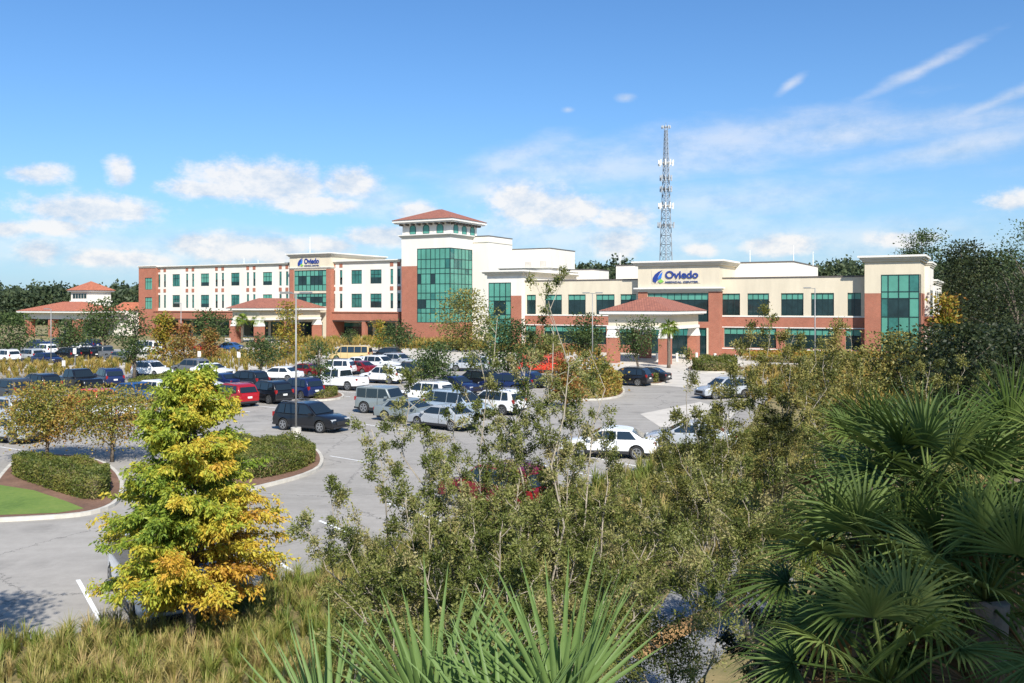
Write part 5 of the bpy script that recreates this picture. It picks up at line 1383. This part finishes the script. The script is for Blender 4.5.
hedge([(740,362),(870,366),(945,364),(940,358),(860,360),(745,357)],1.1,'long dry hedge at the foot of the right wing',9,leaf=.25,dens=24,m='goldfar')
hedge([(430,392),(452,395),(460,391),(448,387),(434,387)],.7,'small hedge beneath the spreading oak among the cars',10,leaf=.13,dens=120)

# ------------------------------------------------------------------ grasses (uncountable)
def tufts(name, label, poly, n, blades, h, wd, m, seed, spread=.35, raw=False, bend=.5, clear=None):
    P_ = poly if raw else [G(*p) for p in poly]; rng = np.random.default_rng(seed)
    xs = [p[0] for p in P_]; ys = [p[1] for p in P_]
    def inside(x,y):
        c = False
        for i in range(len(P_)):
            x1,y1 = P_[i]; x2,y2 = P_[i-1]
            if (y1>y)!=(y2>y) and x < (x2-x1)*(y-y1)/(y2-y1)+x1: c = not c
        return c
    C_ = []; tries = 0
    while len(C_) < n and tries < n*60:
        tries += 1; x = rng.uniform(min(xs),max(xs)); y = rng.uniform(min(ys),max(ys))
        if inside(x,y): C_.append((x,y,0))
    C_ = np.array(C_); n = len(C_); N_ = n*blades
    c = np.repeat(C_,blades,0); an = rng.uniform(0,2*math.pi,N_); hs_ = np.repeat(h*rng.uniform(.55,1.25,n),blades)*rng.uniform(.6,1.15,N_)
    d = np.stack([np.cos(an),np.sin(an),np.zeros(N_)],1); lean = rng.uniform(.1,1,N_)[:,None]*bend
    b0 = c+d*rng.uniform(0,.12,N_)[:,None]*spread; mid = b0+d*lean*hs_[:,None]*.35+np.array([0,0,1])*hs_[:,None]*.62; tip = b0+d*lean*hs_[:,None]*1.0+np.array([0,0,1])*(hs_*(1-.25*lean[:,0]))[:,None]
    s = np.stack([-d[:,1],d[:,0],np.zeros(N_)],1)*wd
    Vv = np.stack([b0-s*.5,b0+s*.5,mid+s*.4,mid-s*.4,tip],1).reshape(-1,3)
    i5 = np.arange(N_)[:,None]*5; F1 = i5+np.array([[0,1,2,3]]); F2 = i5+np.array([[3,2,4,4]])
    # quads only: the tip quad is closed with a doubled corner split slightly
    tip2 = tip+s*.06
    Vv = np.stack([b0-s*.5,b0+s*.5,mid+s*.4,mid-s*.4,tip,tip2],1).reshape(-1,3); i6 = np.arange(N_)[:,None]*6
    F_ = np.concatenate([i6+np.array([[0,1,2,3]]), i6+np.array([[3,2,5,4]])])
    ti = np.repeat(np.repeat(rng.uniform(.1,.9,n),blades)+rng.normal(size=N_)*.14,1)
    o = fast_mesh(name,Vv,F_,LM[m],None,np.clip(np.concatenate([ti,ti]),0,1)); tag(o,label,'grass',kind='stuff'); return o
EDG = [(-11.2,19.4),(-8.9,21.1),(-5.6,25.0),(-2.3,29.4),(2.2,35.8)]
tufts('ornamental_grass','ochre and green ornamental grass along the near kerb',[(-14.5,14.5)]+EDG+[(4.5,33),(1,26),(-2,19),(-6,13.5)],1900,48,.58,.018,'grass',1,raw=True,bend=.75)
tufts('ornamental_grass','dry yellow scrub grass on the slope right of the car park',[(2.2,35.8),(7.6,43.4),(10.6,46.5),(14,52),(24,66),(34,60),(22,30),(8,22),(1,24)],3000,30,.85,.035,'grass',2,raw=True,bend=.7)
tufts('ornamental_grass','golden grass strip between the two car parks',[(-60,388),(-40,364),(60,363),(140,362),(200,355),(330,348),(338,353),(300,364),(268,370),(214,374),(132,374),(60,383),(0,388)],1500,26,.9,.10,'grassfar',3,bend=.6)
tufts('ornamental_grass','golden grass border in front of the hospital ground floor',[(290,346),(420,350),(520,354),(600,358),(600,352),(520,346),(430,342),(320,341),(290,342)],1100,26,1.3,.14,'grassfar',4,bend=.6)
tufts('ornamental_grass','wild grass between the right wing and the scrub',[(745,372),(900,366),(1060,372),(1060,420),(900,430),(745,400)],1300,24,1.1,.10,'grassfar',5,bend=.6)
tufts('ornamental_grass','coarse shaded grass under the fan palms',[(5.0,10),(12,10),(16,22),(9,24),(5.5,18)],600,36,.9,.03,'grass',6,raw=True,bend=.7)

# ------------------------------------------------------------------ poles, bollards, posts, signs
def lamp_pole(px, by, ty, label, heads=2, d=None):
    if d: x, y = (px-512)/FP*d, d
    else: x, y = G(px,by)
    s_ = FP/y; zt = EYE+(HZ-ty)/s_
    root = empty('light_pole',(x,y,0),R(-20),label,'light pole','light poles of the car park')
    mb = MB(); mb.tube([(0,0,0),(0,0,.75)],[.30,.28],14); mb.build('concrete_base',M['kerb'],root)
    mb = MB(); mb.tube([(0,0,.75),(0,0,zt)],[.06,.04],8); mb.build('pole',M['pole'],root,smooth=True)
    for sg in ((-1,1) if heads == 2 else (-1,)):
        mb = MB(); mb.tube([(0,0,zt-.06),(sg*.35,0,zt)],.03,5); mb.box(min(sg*.33,sg*.95),max(sg*.33,sg*.95),-.17,.17,zt-.04,zt+.07); mb.build('lamp_head',M['pole'],root,bevel=.02)
lamp_pole(296,441,293,'grey light pole on a concrete base beside the driving black SUV')
lamp_pole(592.5,384,293,'grey light pole left of the right entrance canopy')
lamp_pole(815,392,288,'slim light pole in front of the right wing windows',1)
lamp_pole(181,362,303,'thin light pole before the left wing among the rusty trees',1)
lamp_pole(51,370,309,'thin light pole rising from the golden grass at far left',1)
def bollard(px, by, label):
    x, y = G(px,by); root = empty('bollard',(x,y,.012),0,label,'bollard','white bollards in front of the entrances')
    mb = MB(); mb.tube([(0,0,0),(0,0,1.0)],.17,12); mb.build('post',M['trim'],root); mb = MB(); mb.tube([(0,0,1.0),(0,0,1.08),(0,0,1.12)],[.2,.2,.08],12); mb.build('cap',M['trim'],root)
for px,by,lab in ((677,361.5,'white bollard in the dark entrance beside the palm trunk'),(696.5,361,'white bollard below the right column of the entrance canopy'),(715,362,'white bollard at the foot of the tall brick pier'),(735,363.5,'white bollard behind the hedge, rightmost at the entrance'),
  (657,361.5,'white bollard between the canopy columns left of the palm'),(331,341.5,'leftmost white bollard in front of the recessed ground floor'),(341,341.7,'second white bollard from the left before the recess'),(351.5,342,'middle white bollard before the recess'),(362,342.3,'second white bollard from the right before the recess'),(373,342.6,'rightmost white bollard before the recess')): bollard(px,by,lab)
# wire fence beside the scrub
fr = empty('post_fence', G(690,445)+(0,), 0, 'low dark post and wire fence right of the white saloon', 'fence')
pts = [G(645,458),G(675,446),G(681,445),G(693,441),G(710,438),G(726,434)]; bx_, by_ = G(690,445)
for (x,y) in pts:
    mb = MB(); mb.tube([(x-bx_,y-by_,0),(x-bx_,y-by_,1.15)],.055,8); mb.build('post',M['steeldark'],fr)
for z in (.35,.7,1.05):
    mb = MB(); mb.tube([(x-bx_,y-by_,z) for x,y in pts],.008,4); mb.build('wire',M['steel'],fr)
def small_sign(px, by, h, label):
    x, y = G(px,by); root = empty('sign_post',(x,y,0),R(-15),label,'sign','small white signs on posts')
    mb = MB(); mb.tube([(0,0,0),(0,0,h)],.035,6); mb.build('post',M['steel'],root)
    mb = MB(); mb.box(-.22,.22,-.06,-.04,h-.65,h); mb.build('sign_panel',M['trim'],root)
small_sign(199.5,368,2.0,'small white sign on a post in the grass left of the white saloon'); small_sign(239,369,2.0,'small white sign on a post right of the blue saloon')
small_sign(75,371,2.6,'tall white signpost between the two black SUVs of the far car park'); small_sign(64,372,1.3,'short white signpost left of the tall one at the far car park')

# ------------------------------------------------------------------ unseen oaks: the pair behind the viewpoint is added to shade the corner
clump_tree('live_oak',(12.9,-15.3),24,3.3,'oak','broad unseen oak added behind the viewpoint to shade the fan palms','tree',None,'spread',.62,200,60,.34,909,tr=.4,cl=.2)
clump_tree('live_oak',(9.5,-10.0),21,1.9,'oak','tall slim unseen oak added behind the viewpoint to shade the corner','tree',None,'round',.78,90,60,.3,911,tr=.25,cl=.3)
clump_tree('live_oak',(-10.1,13.6),8.6,1.25,'oak','young oak beside the near kerb left of the view','tree',None,'round',.68,60,50,.14,910,tr=.1)
for o in list(bpy.data.objects):
    if o.type == 'MESH' and o.parent is None and not o.get('label') and not o.get('kind'): o['kind'] = 'structure'
